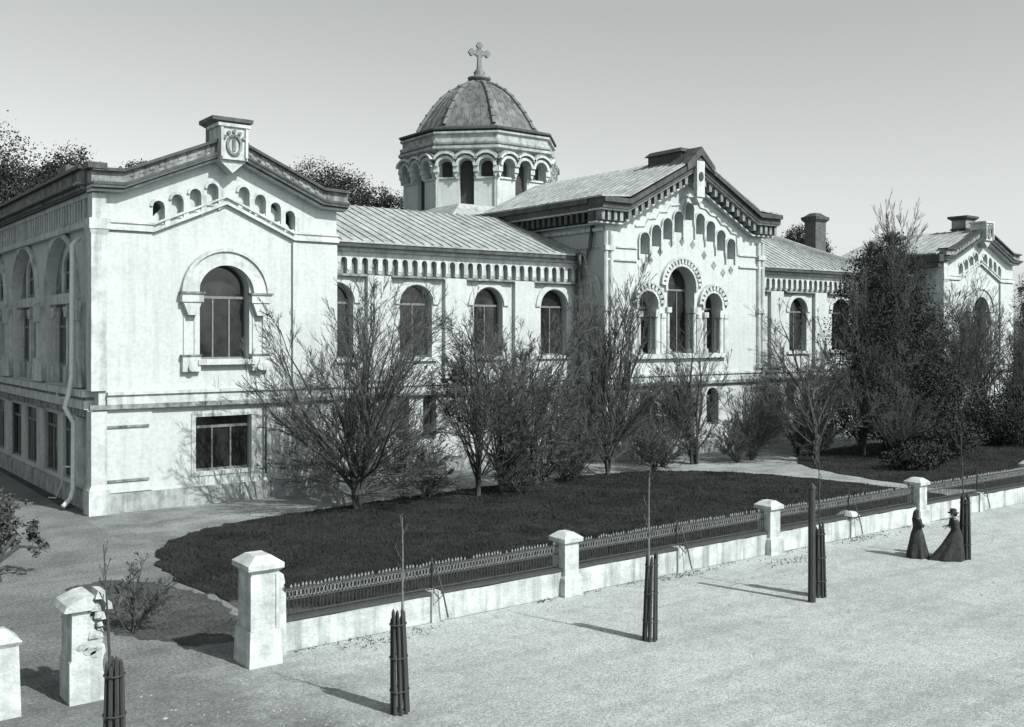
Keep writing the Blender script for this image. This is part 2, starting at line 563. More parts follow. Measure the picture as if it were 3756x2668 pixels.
# downpipe at the corner
k = MB()
k.tube([(12.05, 48.3, 12.2), (11.75, 48.3, 11.9), (11.72, 48.3, 6.0), (11.6, 48.3, 5.2), (11.45, 48.4, 4.6), (11.8, 48.3, 3.9), (11.78, 48.3, .9), (11.65, 48.25, .5), (11.3, 48.1, .2)],
       .11, 10)
k.build('downpipe', 'pipe', B, True)
k = MB()
k.tube([(11.72, 48.3, 5.55), (11.72, 49.3, 5.0), (11.6, 50.2, 4.85), (11.7, 51.0, 5.2)], .035, 6)
k.tube([(11.78, 48.4, 1.9), (11.6, 49.2, 1.85), (11.6, 49.6, 1.0), (11.5, 50.2, .3), (11.4, 51.2, .2)], .035, 6)
k.build('cable', 'pipe', B, True)

# --- wings
def wing(xa, xb, wins, c0, roofpoly, panels):
    Y1 = 48.8
    F = front(Y1)
    holes, gh = [], []
    wl = []
    for c in wins:
        if xa < c - 1.0 and c + 1.0 < xb:
            holes.append(arch(c, 6.55, 9.55, 1.05, 16))
            wl.append((c, 6.55, 9.55, 1.05))
        for s in (-.9, .9):
            if xa + .6 < c + s < xb - .6:
                gh.append(arch(c + s, 1.95, 4.1, .45, 8))
                wl.append((c + s, 1.95, 4.1, .45))
    m = MB()
    m.prism(F, rectp(xa, xb, 0, 12.5), -.6, 0, holes + gh)
    m.build('wing_wall', 'plaster', B)
    for c, z0, zs, r in wl:
        o = arch(c, z0, zs, r, 16 if r > .8 else 8)
        window(F, o, c, z0, zs, r, -.5, 1 if r > .8 else 0)
    for c in wins:                               # lesenes between the bays
        m = MB()
        m.rect(F, c + 1.78, c + 3.25, 5.35, 11.05, .002, .28)
        if xa < c - 1.0 and c + 1.0 < xb:
            m.prism(F, ring(c, 9.55, 1.1, 1.45), .002, .1)
            m.rect(F, c - 1.35, c + 1.35, 6.35, 6.54, .002, .18)
        m.build('bay_strip', 'plaster', B)
    # corbel arcade under the eaves
    a = MB()
    n = int(round((xb - xa - .1) / .625))
    st = (xb - xa - .1) / n
    for i in range(n):
        u0 = xa + .05 + i * st
        u1 = u0 + st
        c = (u0 + u1) / 2
        r = st * .29
        out = [(u0, 12.3), (u0, 11.28), (c - r, 11.28), (c - r, 11.8)]
        out += [(c + r * cos(t), 11.8 + r * sin(t)) for t in [pi - pi * j / 8 for j in range(1, 8)]]
        out += [(c + r, 11.8), (c + r, 11.28), (u1, 11.28), (u1, 12.3)]
        a.prism(F, out, .05, .34)
        a.frustum(u0 + .0, Y1 - .17, 11.12, 11.279, .09, .1, .16, .15)
    a.build('corbel_arcade', 'trim', B)
    for c in wins:
        a = MB()
        a.rect(F, max(xa + .1, c - 1.75), min(xb - .1, c + 1.75), 10.98, 11.1, .002, .33)
        a.build('arcade_ledge', 'oldtrim', B)
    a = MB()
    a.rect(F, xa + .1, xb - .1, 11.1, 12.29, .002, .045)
    a.build('arcade_recess', 'niche', B)  # shade under the small arches is painted dark here
    s = MB()
    s.rect(F, xa, xb, 4.6, 5.0, .002, .22)
    s.rect(F, xa, xb, 5.0, 5.15, .002, .32)
    s.build('string_course', 'trim', B)
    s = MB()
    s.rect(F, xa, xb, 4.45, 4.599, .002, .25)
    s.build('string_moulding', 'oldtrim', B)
    s = MB()
    s.rect(F, xa, xb, 0, .85, .002, .14)
    s.build('plinth', 'plinth', B)
    s = MB()
    s.rect(F, xa, xb, 12.3, 12.5, -.3, .5)
    s.build('eave_moulding', 'trim', B)
    s = MB()
    s.rect(F, xa, xb, 12.5, 12.78, -.3, .85)
    s.build('gutter', 'dark_cornice', B)
    # sheet roof with standing seams
    r = MB()
    T = roofpoly                                  # top line points (x,y,z)
    ye, ze = Y1 - .9, 12.8
    nseg = int((xb - xa) / .62)
    def top(x):
        for p, q in zip(T[:-1], T[1:]):
            if p[0] <= x <= q[0]:
                t = (x - p[0]) / (q[0] - p[0])
                return Vector(p).lerp(Vector(q), t)
        return Vector(T[-1])
    xs = [xa + (xb - xa) * i / nseg for i in range(nseg + 1)]
    for i in range(nseg):
        p0, p1 = top(xs[i]), top(xs[i + 1])
        a0, a1 = Vector((xs[i], ye, ze)), Vector((xs[i + 1], ye, ze))
        dz = Vector((0, 0, -.08))
        r.add([a0, a1, p1, p0, a0 + dz, a1 + dz, p1 + dz, p0 + dz], [(0, 1, 2, 3), (4, 7, 6, 5), (0, 4, 5, 1)])
        h = Vector((0, 0, .06))
        wv = Vector((.05, 0, 0))
        r.add([a0 - wv, a0 + wv, p0 + wv, p0 - wv, a0 - wv + h, a0 + wv + h, p0 + wv + h, p0 - wv + h],
              [(0, 1, 5, 4), (4, 5, 6, 7), (0, 4, 7, 3), (1, 2, 6, 5)])
    for i in range(len(T) - 1):                   # back slope
        p, q = Vector(T[i]), Vector(T[i + 1])
        r.add([p, q, (q.x, q.y + 8, 12.5), (p.x, p.y + 8, 12.5)], [(0, 1, 2, 3)])
    r.build('roof', 'roof', B)

wing(23.8, 42.1, [25.1, 30.1, 35.1, 40.1], 0, [(23.8, 56, 15.8), (42.1, 56, 15.8)], None)
wing(56.7, 80.2, [58.9, 64.2, 69.5, 74.8], 0, [(56.7, 57, 17.5), (65.5, 57, 17.5), (80.2, 56, 14.7)], None)

# --- central pavilion
YC = 46.2
F = front(YC)
xl, xr, cc = 42.06, 56.7, 49.2
K = [(40.9, 14.6), (43.1, 14.6), (cc, 17.72), (55.3, 14.6), (57.5, 14.6)]
ctop = [14.26, 14.8, 15.3, 15.81, 16.43, 15.81, 15.38, 14.83, 14.3]
cxn = [45.28 + 1.015 * i for i in range(9)]
nh = []
for i in range(9):
    nh.append(arch(cxn[i], ctop[i] - (1.35 if i != 4 else 1.1), ctop[i] - .41, .41, 8))
cw = [(48.65, 6.6, 10.95, 1.28, 1.36, 20), (45.62, 6.6, 9.75, .82, .86, 14), (51.68, 6.6, 9.75, .82, .86, 14)]
wh = [arch(c, z0, zs, r, n) for c, z0, zs, r, rr, n in cw]
gwc = [(48.65, 1.15), (45.62, .6), (51.68, .6)]
gh = [arch(c, .9 if r > 1 else 1.8, 3.2 if r > 1 else 3.7, r, 10) for c, r in gwc]
m = MB()
m.prism(F, [(xl, 0), (xr, 0), (xr, 14.7), (55.3, 14.7), (cc, 17.82), (43.1, 14.7), (xl, 14.7)], -.9, 0, nh + wh + gh)
m.build('front_wall', 'plaster', B)
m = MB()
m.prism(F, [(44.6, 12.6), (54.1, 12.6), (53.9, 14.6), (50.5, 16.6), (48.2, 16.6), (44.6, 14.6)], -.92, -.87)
m.build('niche_back', 'oldtrim', B)  # part of the niche shade is put into this darker back
for (c, z0, zs, r, rr, n), o in zip(cw, wh):
    window(F, o, c, z0, zs - .2, r, -.85, 1 if r < 1 else 2, top=zs + r)
for (c, r), o in zip(gwc, gh):
    zs = 3.2 if r > 1 else 3.7
    window(F, o, c, .9 if r > 1 else 1.8, zs, r, -.6, 1)
t_ = MB()
for c, z0, zs, r, rr, n in cw:                    # archivolts with dentils, capitals, colonnettes
    t_.prism(F, ring(c, zs, r + .03, r + .22, -.2, pi + .2, 24), .002, .14)
    t_.prism(F, ring(c, zs, r + .5, r + .66, .05, pi - .05, 24), .002, .22)
    nd = 17 if r > 1 else 11
    for i in range(nd):
        a = pi * (i + .5) / nd
        ra, rb, da = r + .221, r + .52, .055 if r > 1 else .085
        t_.prism(F, [(c + ra * cos(a - da), zs + ra * sin(a - da)), (c + rb * cos(a - da), zs + rb * sin(a - da)),
                     (c + rb * cos(a + da), zs + rb * sin(a + da)), (c + ra * cos(a + da), zs + ra * sin(a + da))], .002, .2)
    for s in (-1, 1):
        u = c + s * (r - .06)
        t_.rect(F, u - .2, u + .2, 9.25 if r > 1 else 8.95, 9.6 if r > 1 else 9.3, -.55, .2)
        zt = 9.25 if r > 1 else 8.95
        t_.tube([(u, YC - .02, 6.9), (u, YC - .02, zt)], .11, 10)
        t_.tube([(u, YC + .42, 6.9), (u, YC + .42, zt)], .11, 10)
        t_.rect(F, u - .17, u + .17, 6.6, 6.9, -.5, .16)
t_.rect(F, 44.4, 52.9, 6.3, 6.58, .002, .28)
for x in (44.3, 47.0, 50.3, 53.0):
    t_.rect(F, x - .2, x + .2, 8.9, 9.2, .002, .12)
    t_.rect(F, x - .2, x + .2, 6.6, 8.9, .002, .07)
t_.build('window_surround', 'trim', B)
t_ = MB()
for i in range(9):                                # stepped arcade surrounds, tiny columns
    z = ctop[i]
    t_.prism(F, ring(cxn[i], z - .41, .42, .5), .002, .16)
    for s in (-1, 1):
        u = cxn[i] + s * .46
        lo = z - 1.4 if i != 4 else z - 1.15
        t_.rect(F, u - .045, u + .045, lo - .1, z - .41, .002, .14)
        t_.prism(F, [(u - .045, lo - .1), (u + .045, lo - .1), (u, lo - .35)], .002, .12)
# stepped framing moulding outside the arcade
stp = [(cxn[0] - .75, 13.2)]
for i in range(5):
    stp += [(cxn[i] - .62 if i else cxn[0] - .75, ctop[i] + .38), (cxn[i] + .1, ctop[i] + .45)]
for i in range(4, 9):
    stp += [(cxn[i] + .1 if i > 4 else cxn[4] + .3, ctop[i] + .45), (cxn[i] + .62, ctop[i] + .38)]
stp += [(cxn[8] + .75, 13.2)]
for p, q in zip(stp[:-1], stp[1:]):
    if abs(p[0] - q[0]) < .02:
        continue
    t_.band(F, [p, q], -.04, .06, .002, .09)
t_.build('stepped_arcade', 'trim', B)
for i, (u, z) in enumerate([(45.2, 12.0), (45.85, 12.55), (46.75, 13.15), (47.75, 13.75), (48.75, 13.9), (49.75, 13.75), (50.85, 13.1), (51.8, 12.45), (52.7, 12.0), (53.5, 12.2)]):
    a = .24
    t_ = MB()
    t_.prism(F, [(u - a, z), (u, z - a * 1.25), (u + a, z), (u, z + a * 1.25)], .003, .03)
    t_.build('diaper_inset', 'oldtrim', B)
s = MB()
s.rect(F, xl, cxn[0] - .6, 13.2, 13.3, .002, .1)
s.rect(F, xl, cxn[0] - .6, 12.4, 12.52, .002, .12)
s.rect(F, cxn[8] + .9, xr, 13.2, 13.3, .002, .1)
s.rect(F, cxn[8] + .9, xr, 12.4, 12.52, .002, .12)
s.rect(F, xl, xr, 4.78, 5.2, .002, .2)
s.rect(F, xl, xr, 5.2, 5.33, .002, .3)
s.build('string_course', 'trim', B)
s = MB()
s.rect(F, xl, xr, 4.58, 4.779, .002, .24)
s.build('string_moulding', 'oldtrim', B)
s = MB()
s.rect(F, xl - .1, xr + .1, 0, .85, .002, .14)
s.build('plinth', 'plinth', B)
# corner colonnettes
for x in (xl - .05, xl + .38, xr - .38, xr + .05):
    s = MB()
    s.tube([(x, YC - .06, .85), (x, YC - .06, 14.2)], .16, 10)
    for z in (5.5, 9.3, 13.0):
        s.box(x - .2, x + .2, YC - .28, YC + .1, z, z + .3)
    s.build('corner_column', 'trim', B)
# side walls of the pavilion
for X, Fs in ((xl, left_side(xl)), (xr, right_side(xr))):
    s = MB()
    s.rect(Fs, YC + .901, YC + 16, 0, 14.7, -.5, -.002)
    s.build('side_wall', 'plaster', B)
    s = MB()
    s.rect(Fs, YC + .2, YC + 14, 13.2, 13.32, .002, .1)
    s.rect(Fs, YC + .2, YC + 14, 14.2, 14.4, .002, .2)
    s.prism(Fs, ring(47.7, 10.6, .9, 1.15), .002, .1)
    s.build('side_string', 'trim', B)
# cornice of the gable and of the side eaves
c = MB()
c.band(F, K, 0, .1, -.3, .42)
c.band(F, K, .75, .85, -.3, .95)
c.build('rake_moulding', 'trim', B)
c = MB()
c.band(F, K, .1, .75, -.3, .2)  # soffit shadow behind the modillions, painted dark
c.band(F, K, .85, 1.2, -.3, 1.05)
c.band(F, K, 1.2, 1.5, -.3, 1.25)
c.build('rake_cornice', 'dark_cornice', B)
for s_ in (-1, 1):
    for i in range(11):
        u = cc + s_ * (.3 + i * .555)
        zz = 17.72 - abs(u - cc) * (17.72 - 14.6) / (cc - 43.1)
        mo = MB()
        mo.band(F, [(u - .13, zz), (u + .13, zz)], .2, .73, .2, .8)
        mo.build('modillion', 'oldtrim', B)
    for i in range(4):
        u = cc + s_ * (6.55 + i * .5)
        mo = MB()
        mo.rect(F, u - .13, u + .13, 14.75, 15.33, .2, .8)
        mo.build('modillion', 'oldtrim', B)
for X, sg in ((xl, -1), (xr, 1)):
    Fs = left_side(X) if sg < 0 else right_side(X)
    c = MB()
    c.rect(Fs, YC + .31, YC + 14, 14.6, 14.7, -.2, .42)
    c.rect(Fs, YC + .31, YC + 14, 15.35, 15.45, -.2, .95)
    c.build('eave_moulding', 'trim', B)
    c = MB()
    c.rect(Fs, YC + .31, YC + 14, 14.701, 15.349, -.2, .2)  # same painted soffit shadow along the side eaves
    c.rect(Fs, YC + .31, YC + 14, 15.45, 15.8, -.2, 1.05)
    c.rect(Fs, YC + .31, YC + 14, 15.8, 16.1, -.2, 1.25)
    y = YC + .5
    while y < YC + 13.8:
        c.rect(Fs, y, y + .26, 14.75, 15.33, .2, .8)
        y += .56
    c.build('eave_cornice', 'dark_cornice', B)
# apex gablet
a = MB()
a.prism(F, [(cc - 1.3, 18.3), (cc - 1.3, 18.75), (cc, 19.95), (cc + 1.3, 18.75), (cc + 1.3, 18.3), (cc, 19.4)], -.5, 1.32)
a.build('apex_gablet', 'dark_cornice', B)
a = MB()
a.rect(F, cc - .42, cc + .3, 16.7, 19.0, 1.0, 1.3)
a.prism(F, [(cc - .42, 16.7), (cc + .3, 16.7), (cc - .06, 16.2)], .6, 1.2)
a.build('apex_pendant', 'trim', B)
a = MB()
a.prism(F, [(cc - .06 + .2 * cos(t), 18.0 + .3 * sin(t)) for t in [2 * pi * i / 12 for i in range(12)]], 1.301, 1.36)
a.build('pendant_boss', 'dark_cornice', B)
r = MB()
fr = lambda u, z, d: (u, YC + d, z)
pf = [(40.8, 16.1), (43.1, 16.25), (cc, 19.3), (55.3, 16.25), (57.6, 16.1)]
r.prism(fr, pf + [(p[0], p[1] + .1) for p in reversed(pf)], -1.1, 16)
for k in range(24):
    y = -.8 + k * .68
    r.prism(fr, [(p[0], p[1] + .1) for p in pf] + [(p[0], p[1] + .15) for p in reversed(pf)], y, y + .05)
r.build('roof', 'roof', B)
v = MB()
v.box(cc - .55, cc + .55, YC + .0, YC + 3.0, 18.9, 19.75)
v.frustum(cc, YC + 1.5, 19.75, 20.05, .75, 1.7, .45, 1.4)
v.build('roof_vent', 'dark_cornice', B)
# downpipe in the corner of wing and pavilion
k = MB()
k.tube([(41.2, 47.75, 12.85), (41.45, 47.9, 12.2), (41.7, 48.2, 11.3), (41.75, 48.4, 10.4), (41.75, 48.4, .2)], .14, 8)
k.tube([(41.95, 47.3, 14.6), (41.75, 47.3, 13.2), (41.6, 48.1, 11.9), (41.73, 48.35, 11.1)], .12, 8)
k.build('downpipe', 'dpipe', B, True)
k = MB()
k.tube([(19.95, 46.0, 4.5), (19.95, 46.0, 1.2)], .05, 8)
k.build('downpipe', 'dpipe', B, True)

# --- domed octagon behind
DX, DY = 49.4, 70.0
DZ = -.35
def octa(mb, prof):
    prof = [(r_, z + DZ) for r_, z in prof]
    mb.lathe(DX, DY, prof, 8, radians(22.5))
faces = []
for k in range(8):
    t = -pi / 2 + k * pi / 4
    faces.append(t)
Rw = 6.25
ap = Rw * cos(pi / 8)
hw = Rw * sin(pi / 8)
def octframe(t, apo):
    nx, ny = cos(t), sin(t)
    tx, ty = -ny, nx
    return lambda u, z, d: (DX + nx * (apo + d) + tx * u, DY + ny * (apo + d) + ty * u, z + DZ)
dr = MB()
for t in faces:
    Fo = octframe(t, ap)
    holes = [arch(0, 15.5, 21.35, .58, 10), arch(-1.62, 20.45, 21.35, .5, 10), arch(1.62, 20.45, 21.35, .5, 10)]
    dr.prism(Fo, rectp(-hw, hw, 11, 22.7), -.5, 0, holes)
drum = dr.build('drum', 'plaster', B)
dk = MB()
octa(dk, [(Rw - .45, 14), (Rw - .45, 22.4)])
dk.build('drum_window', 'reveal', drum)
db = MB()
for t in faces:
    Fo = octframe(t, ap)
    for u in (-1.62, 0, 1.62):
        db.prism(Fo, ring(u, 21.35, .6, .82, 0, pi, 12), .002, .62)
        db.prism(Fo, ring(u, 21.35, .95, 1.12, .55, pi - .55, 12), .002, .8)
    for u in (-2.36, -.81, .81, 2.36):
        db.rect(Fo, u - .2, u + .2, 20.9, 21.33, .002, .5)
        db.prism(Fo, [(u - .2, 20.9), (u + .2, 20.9), (u, 20.45)], .002, .4)
        if abs(u) > 2:
            db.rect(Fo, u - .14, u + .14, 15, 20.45, .002, .14)
    db.rect(Fo, -2.5, -.58, 20.4, 20.55, .002, .12)
    db.rect(Fo, .58, 2.5, 20.4, 20.55, .002, .12)
db.build('drum_arcade', 'trim', drum)
dd = MB()
for t in faces:
    Fo = octframe(t, ap)
    for u in (-1.62, 0, 1.62):
        dd.prism(Fo, ring(u, 21.35, .821, .949, .4, pi - .4, 12), .002, .5)
        dd.prism(Fo, ring(u, 21.35, 1.121, 1.25, .7, pi - .7, 12), .002, .55)
dd.build('arcade_hood', 'oldtrim', drum)
dc = MB()
octa(dc, [(6.3, 22.35), (6.85, 22.75), (6.85, 22.95), (6.62, 23.0), (6.72, 23.25), (6.72, 23.4), (6.5, 23.45), (6.5, 23.85), (6.7, 23.95), (6.7, 24.1), (6.4, 24.12)])
dc.build('drum_cornice', 'greystone', drum)
dc = MB()
octa(dc, [(6.35, 24.13), (6.8, 24.26), (6.8, 24.4), (5.5, 24.75), (5.2, 24.6)])
octa(dc, [(6.5, 22.97), (6.74, 23.01), (6.74, 23.1), (6.5, 23.14)])
dc.build('drum_cornice_tin', 'dark_cornice', drum)
prof = [(5.35, 24.55), (5.2, 24.9), (4.8, 25.6), (4.3, 26.35), (3.75, 27.1), (3.1, 27.85), (2.4, 28.45), (1.6, 28.95), (.85, 29.25), (.8, 29.3)]
do = MB()
octa(do, prof)
dome = do.build('dome', 'dome', B)
for k in range(8):
    t = radians(22.5) + k * pi / 4
    rb = MB()
    rb.tube([(DX + (r_ + .03) * cos(t), DY + (r_ + .03) * sin(t), z + .03 + DZ) for r_, z in prof[1:]], [.17] * 5 + [.14] * 3 + [.1], 6)
    for r_, z in prof[2:-2]:
        rb.lathe(DX + (r_ + .14) * cos(t), DY + (r_ + .14) * sin(t), [(.05, z - .16 + DZ), (.2, z + DZ), (.05, z + .18 + DZ)], 6)
    rb.build('rib', 'dome_rib', dome)
# sheet seams on the dome
se = MB()
for k in range(8):
    t0 = radians(22.5) + k * pi / 4
    for q in (.25, .5, .75):
        pts = []
        for r_, z in prof[1:-1]:
            a = Vector((cos(t0), sin(t0), 0)).lerp(Vector((cos(t0 + pi / 4), sin(t0 + pi / 4), 0)), q) * r_
            pts.append((DX + a.x, DY + a.y, z + .01 + DZ))
        se.tube(pts, .035, 4)
se.build('seam', 'dome_rib', dome)
fi = MB()
fi.lathe(DX, DY, [(a, b + DZ) for a, b in [(.8, 29.2), (.85, 29.35), (.6, 29.5), (.95, 29.55), (1.0, 29.75), (.7, 29.85), (.42, 29.95), (.5, 30.2), (.3, 30.45), (.2, 30.6), (.12, 30.7)]], 16)
fi.build('finial', 'dome_rib', dome, True)
cr = MB()
ca = radians(-35.2 - 0)                          # cross faces the street corner
ux, uy = cos(ca * .3), sin(ca * .3)
Fc = lambda u, z, d: (DX + ux * u - uy * d, DY + uy * u + ux * d, z + DZ)
z0, zc = 30.55, 31.85
cr.prism(Fc, [(-.2, z0), (.2, z0), (.13, zc - .2), (.62, zc - .16), (.62, zc + .16), (.13, zc + .2), (.13, zc + .5), (-.13, zc + .5), (-.13, zc + .2), (-.62, zc + .16), (-.62, zc - .16), (-.13, zc - .2)], -.12, .12)
for (a, b) in ((.72, zc), (-.72, zc), (0, zc + .62)):
    for (e, h) in ((0, .17), (.14, 0), (0, -.17), (-.14, 0)):
        q = [(a + e + .15 * cos(t), b + h + .15 * sin(t)) for t in [2 * pi * i / 10 for i in range(10)]]
        cr.prism(Fc, q, -.11 - .01 * (h != 0), .11 + .01 * (h != 0))
for t in (45, 135, 225, 315):
    a, b = .3 * cos(radians(t)), zc + .3 * sin(radians(t))
    cr.prism(Fc, [(a + .12 * cos(q), b + .12 * sin(q)) for q in [2 * pi * i / 8 for i in range(8)]], -.08, .08)
cr.build('cross', 'dome_rib', dome)
# nave block below the drum
nb = MB()
nb.box(DX - 8.5, DX + 8.5, 62.2, 78, 0, 15.5)
nb.build('rear_block', 'plaster', B)
nb = MB()
nb.frustum(DX, 70.1, 15.5, 17.8, 9, 8.3, 6.0, 6.0)
nb.build('rear_roof', 'roof', B)
# lone stacks on the roofs
def stack(x, y, z0, z1, wx, wy):
    s = MB()
    s.box(x - wx, x + wx, y - wy, y + wy, z0, z1)
    s.build('chimney', 'brick', B)
    s = MB()
    s.frustum(x, y, z1 - .5, z1 - .25, wx + .01, wy + .01, wx + .22, wy + .22)
    s.box(x - wx - .22, x + wx + .22, y - wy - .22, y + wy + .22, z1 - .25, z1)
    s.frustum(x, y, z1, z1 + .35, wx + .1, wy + .1, wx * .5, wy * .5)
    s.build('chimney_cap', 'dark_cornice', B)
stack(77.2, 56.8, 13.0, 18.4, .75, .6)

# ------------------------------------------------------------------ ground, garden
def sheet(name, pts, z, m, kind='structure'):
    s = MB()
    tri = tessellate_polygon([[Vector((p[0], p[1], 0)) for p in pts]])
    s.add([(p[0], p[1], z) for p in pts], [tuple(t) for t in tri])
    o = s.build(name, m)
    tag(o, kind=kind)
    return o

def ground_mat(name, lo, hi, patch, s1, s2, s3, bump, side=None, edge=(12.5, 16.5)):
    m = bpy.data.materials.new(name)
    m.use_nodes = True
    nt = m.node_tree
    N, L = nt.nodes, nt.links
    b = N['Principled BSDF']
    b.inputs['Roughness'].default_value = .95
    b.inputs['Specular IOR Level'].default_value = .15
    tc = N.new('ShaderNodeTexCoord')
    def noise(sc, det=6, rough=.6):
        n = N.new('ShaderNodeTexNoise')
        n.inputs['Scale'].default_value = sc
        n.inputs['Detail'].default_value = det
        n.inputs['Roughness'].default_value = rough
        L.new(tc.outputs['Object'], n.inputs['Vector'])
        return n
    def ramp(n, p0, c0, p1, c1):
        r_ = N.new('ShaderNodeValToRGB')
        r_.color_ramp.elements[0].position = p0
        r_.color_ramp.elements[0].color = c0
        r_.color_ramp.elements[1].position = p1
        r_.color_ramp.elements[1].color = c1
        L.new(n.outputs['Fac'], r_.inputs['Fac'])
        return r_
    def mul(a, c):
        x = N.new('ShaderNodeMix')
        x.data_type = 'RGBA'
        x.blend_type = 'MULTIPLY'
        x.inputs[0].default_value = 1
        L.new(a, x.inputs[6])
        L.new(c, x.inputs[7])
        return x.outputs[2]
    a = ramp(noise(s1, 8, .7), .35, g(lo), .65, g(hi))
    acol = a.outputs['Color']
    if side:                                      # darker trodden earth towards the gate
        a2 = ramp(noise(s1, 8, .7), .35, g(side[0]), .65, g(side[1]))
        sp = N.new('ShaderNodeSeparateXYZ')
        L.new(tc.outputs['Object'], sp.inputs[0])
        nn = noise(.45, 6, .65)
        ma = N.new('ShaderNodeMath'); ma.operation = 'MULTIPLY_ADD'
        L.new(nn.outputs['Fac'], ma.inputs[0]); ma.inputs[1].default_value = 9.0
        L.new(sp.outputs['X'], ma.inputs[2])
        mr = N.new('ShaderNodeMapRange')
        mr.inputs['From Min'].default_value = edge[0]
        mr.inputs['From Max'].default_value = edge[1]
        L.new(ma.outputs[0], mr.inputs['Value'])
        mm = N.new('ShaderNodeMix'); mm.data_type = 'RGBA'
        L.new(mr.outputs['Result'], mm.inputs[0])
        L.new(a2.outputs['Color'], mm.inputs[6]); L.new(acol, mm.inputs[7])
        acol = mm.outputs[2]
    p_ = ramp(noise(s2, 5, .6), .36, (patch,) * 3 + (1,), .58, (1, 1, 1, 1))
    f = ramp(noise(s3, 3, .8), .38, (.6, .6, .6, 1), .56, (1.1, 1.1, 1.1, 1))
    mid = ramp(noise(13, 5, .75), .40, (.68, .68, .68, 1), .58, (1.08, 1.08, 1.08, 1))
    acol = mul(acol, mid.outputs['Color'])
    mpt = N.new('ShaderNodeMapping')
    mpt.inputs['Scale'].default_value = (.07, 1.6, 1)
    mpt.inputs['Rotation'].default_value = (0, 0, radians(6))
    L.new(tc.outputs['Object'], mpt.inputs['Vector'])
    tr_ = noise(1.0, 5, .6)
    L.new(mpt.outputs['Vector'], tr_.inputs['Vector'])
    tk = ramp(tr_, .38, (.9, .9, .9, 1), .50, (1, 1, 1, 1))
    acol = mul(acol, tk.outputs['Color'])
    L.new(mul(mul(acol, p_.outputs['Color']), f.outputs['Color']), b.inputs['Base Color'])
    n3 = noise(s3, 6, .7)
    bp = N.new('ShaderNodeBump')
    bp.inputs['Strength'].default_value = bump
    bp.inputs['Distance'].default_value = .06
    L.new(n3.outputs['Fac'], bp.inputs['Height'])
    L.new(bp.outputs['Normal'], b.inputs['Normal'])
    return m

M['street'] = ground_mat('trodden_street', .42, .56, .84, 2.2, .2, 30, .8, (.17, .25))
M['yard'] = ground_mat('yard_gravel', .17, .25, .68, .6, .25, 12, .6)
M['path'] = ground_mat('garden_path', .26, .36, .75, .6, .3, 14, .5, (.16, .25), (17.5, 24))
M['dirt'] = ground_mat('dark_earth', .06, .11, .6, .8, .5, 10, .8)
M['lawn'] = ground_mat('dark_turf', .016, .04, .55, .9, .35, 15, .8)

sheet('ground', [(-400, -200), (900, -200), (900, 900), (-400, 900)], 0, 'dirt')
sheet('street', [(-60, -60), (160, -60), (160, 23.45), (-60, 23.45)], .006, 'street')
sheet('drive', [(-60, 23.45), (10.6, 23.45), (11.2, 26), (11.3, 28.5), (11.5, 33), (11.5, 46.1), (11.9, 80), (-60, 80)], .006, 'yard')
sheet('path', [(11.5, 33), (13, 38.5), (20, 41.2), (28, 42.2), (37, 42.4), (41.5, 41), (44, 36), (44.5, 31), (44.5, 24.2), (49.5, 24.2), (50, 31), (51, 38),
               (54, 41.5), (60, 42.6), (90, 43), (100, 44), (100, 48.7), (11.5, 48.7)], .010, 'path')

def smooth_loop(pts, n=4):
    for _ in range(n):
        q = []
        for i in range(len(pts)):
            a, b = pts[i], pts[(i + 1) % len(pts)]
            q += [(a[0] * .75 + b[0] * .25, a[1] * .75 + b[1] * .25), (a[0] * .25 + b[0] * .75, a[1] * .25 + b[1] * .75)]
        pts = q
    return pts

bedp = smooth_loop([(6.9, 29.2), (7.6, 33.2), (9.2, 34.0), (10.6, 32.2), (11.3, 29), (10.6, 25.6), (9.3, 24.9), (8.3, 26.6)], 3)
bedp = [(x + .12 * sin(9 * i), y + .14 * sin(7.3 * i + 1)) for i, (x, y) in enumerate(bedp)]
lawn1 = smooth_loop([(11.2, 27.2), (10.9, 36.0), (14.5, 40.6), (22, 41.6), (30, 42.6), (40, 42.6), (45.0, 39), (46.9, 32), (46.9, 24.4), (30, 24.3), (18, 24.3)], 3)
lawn2 = smooth_loop([(48.3, 24.4), (48.5, 33), (51, 40), (60, 42.4), (80, 42.8), (98, 42.8), (98, 24.4)], 3)
lawn1 = [(x + .1 * sin(5.1 * i) + .08 * sin(2.3 * i), y + .1 * sin(3.7 * i + 2) + .08 * sin(1.9 * i)) for i, (x, y) in enumerate(smooth_loop(lawn1, 1))]
lawn2 = [(x + .1 * sin(5.1 * i), y + .1 * sin(3.7 * i + 2)) for i, (x, y) in enumerate(smooth_loop(lawn2, 1))]
sheet('lawn', lawn1, .05, 'lawn')
sheet('lawn', lawn2, .05, 'lawn')
sheet('planting_bed', bedp, .016, 'dirt')
ed = MB()
for lp in (lawn1, lawn2):
    n = len(lp)
    for i in range(n):
        a, b = lp[i], lp[(i + 1) % n]
        ed.add([(a[0], a[1], 0), (b[0], b[1], 0), (b[0], b[1], .05), (a[0], a[1], .05)], [(0, 1, 2, 3)])
tag(ed.build('lawn_edge', 'dirt'), kind='structure')

def inside(p, lp):
    c = False
    j = len(lp) - 1
    for i in range(len(lp)):
        if (lp[i][1] > p[1]) != (lp[j][1] > p[1]) and p[0] < (lp[j][0] - lp[i][0]) * (p[1] - lp[i][1]) / (lp[j][1] - lp[i][1]) + lp[i][0]:
            c = not c
        j = i
    return c

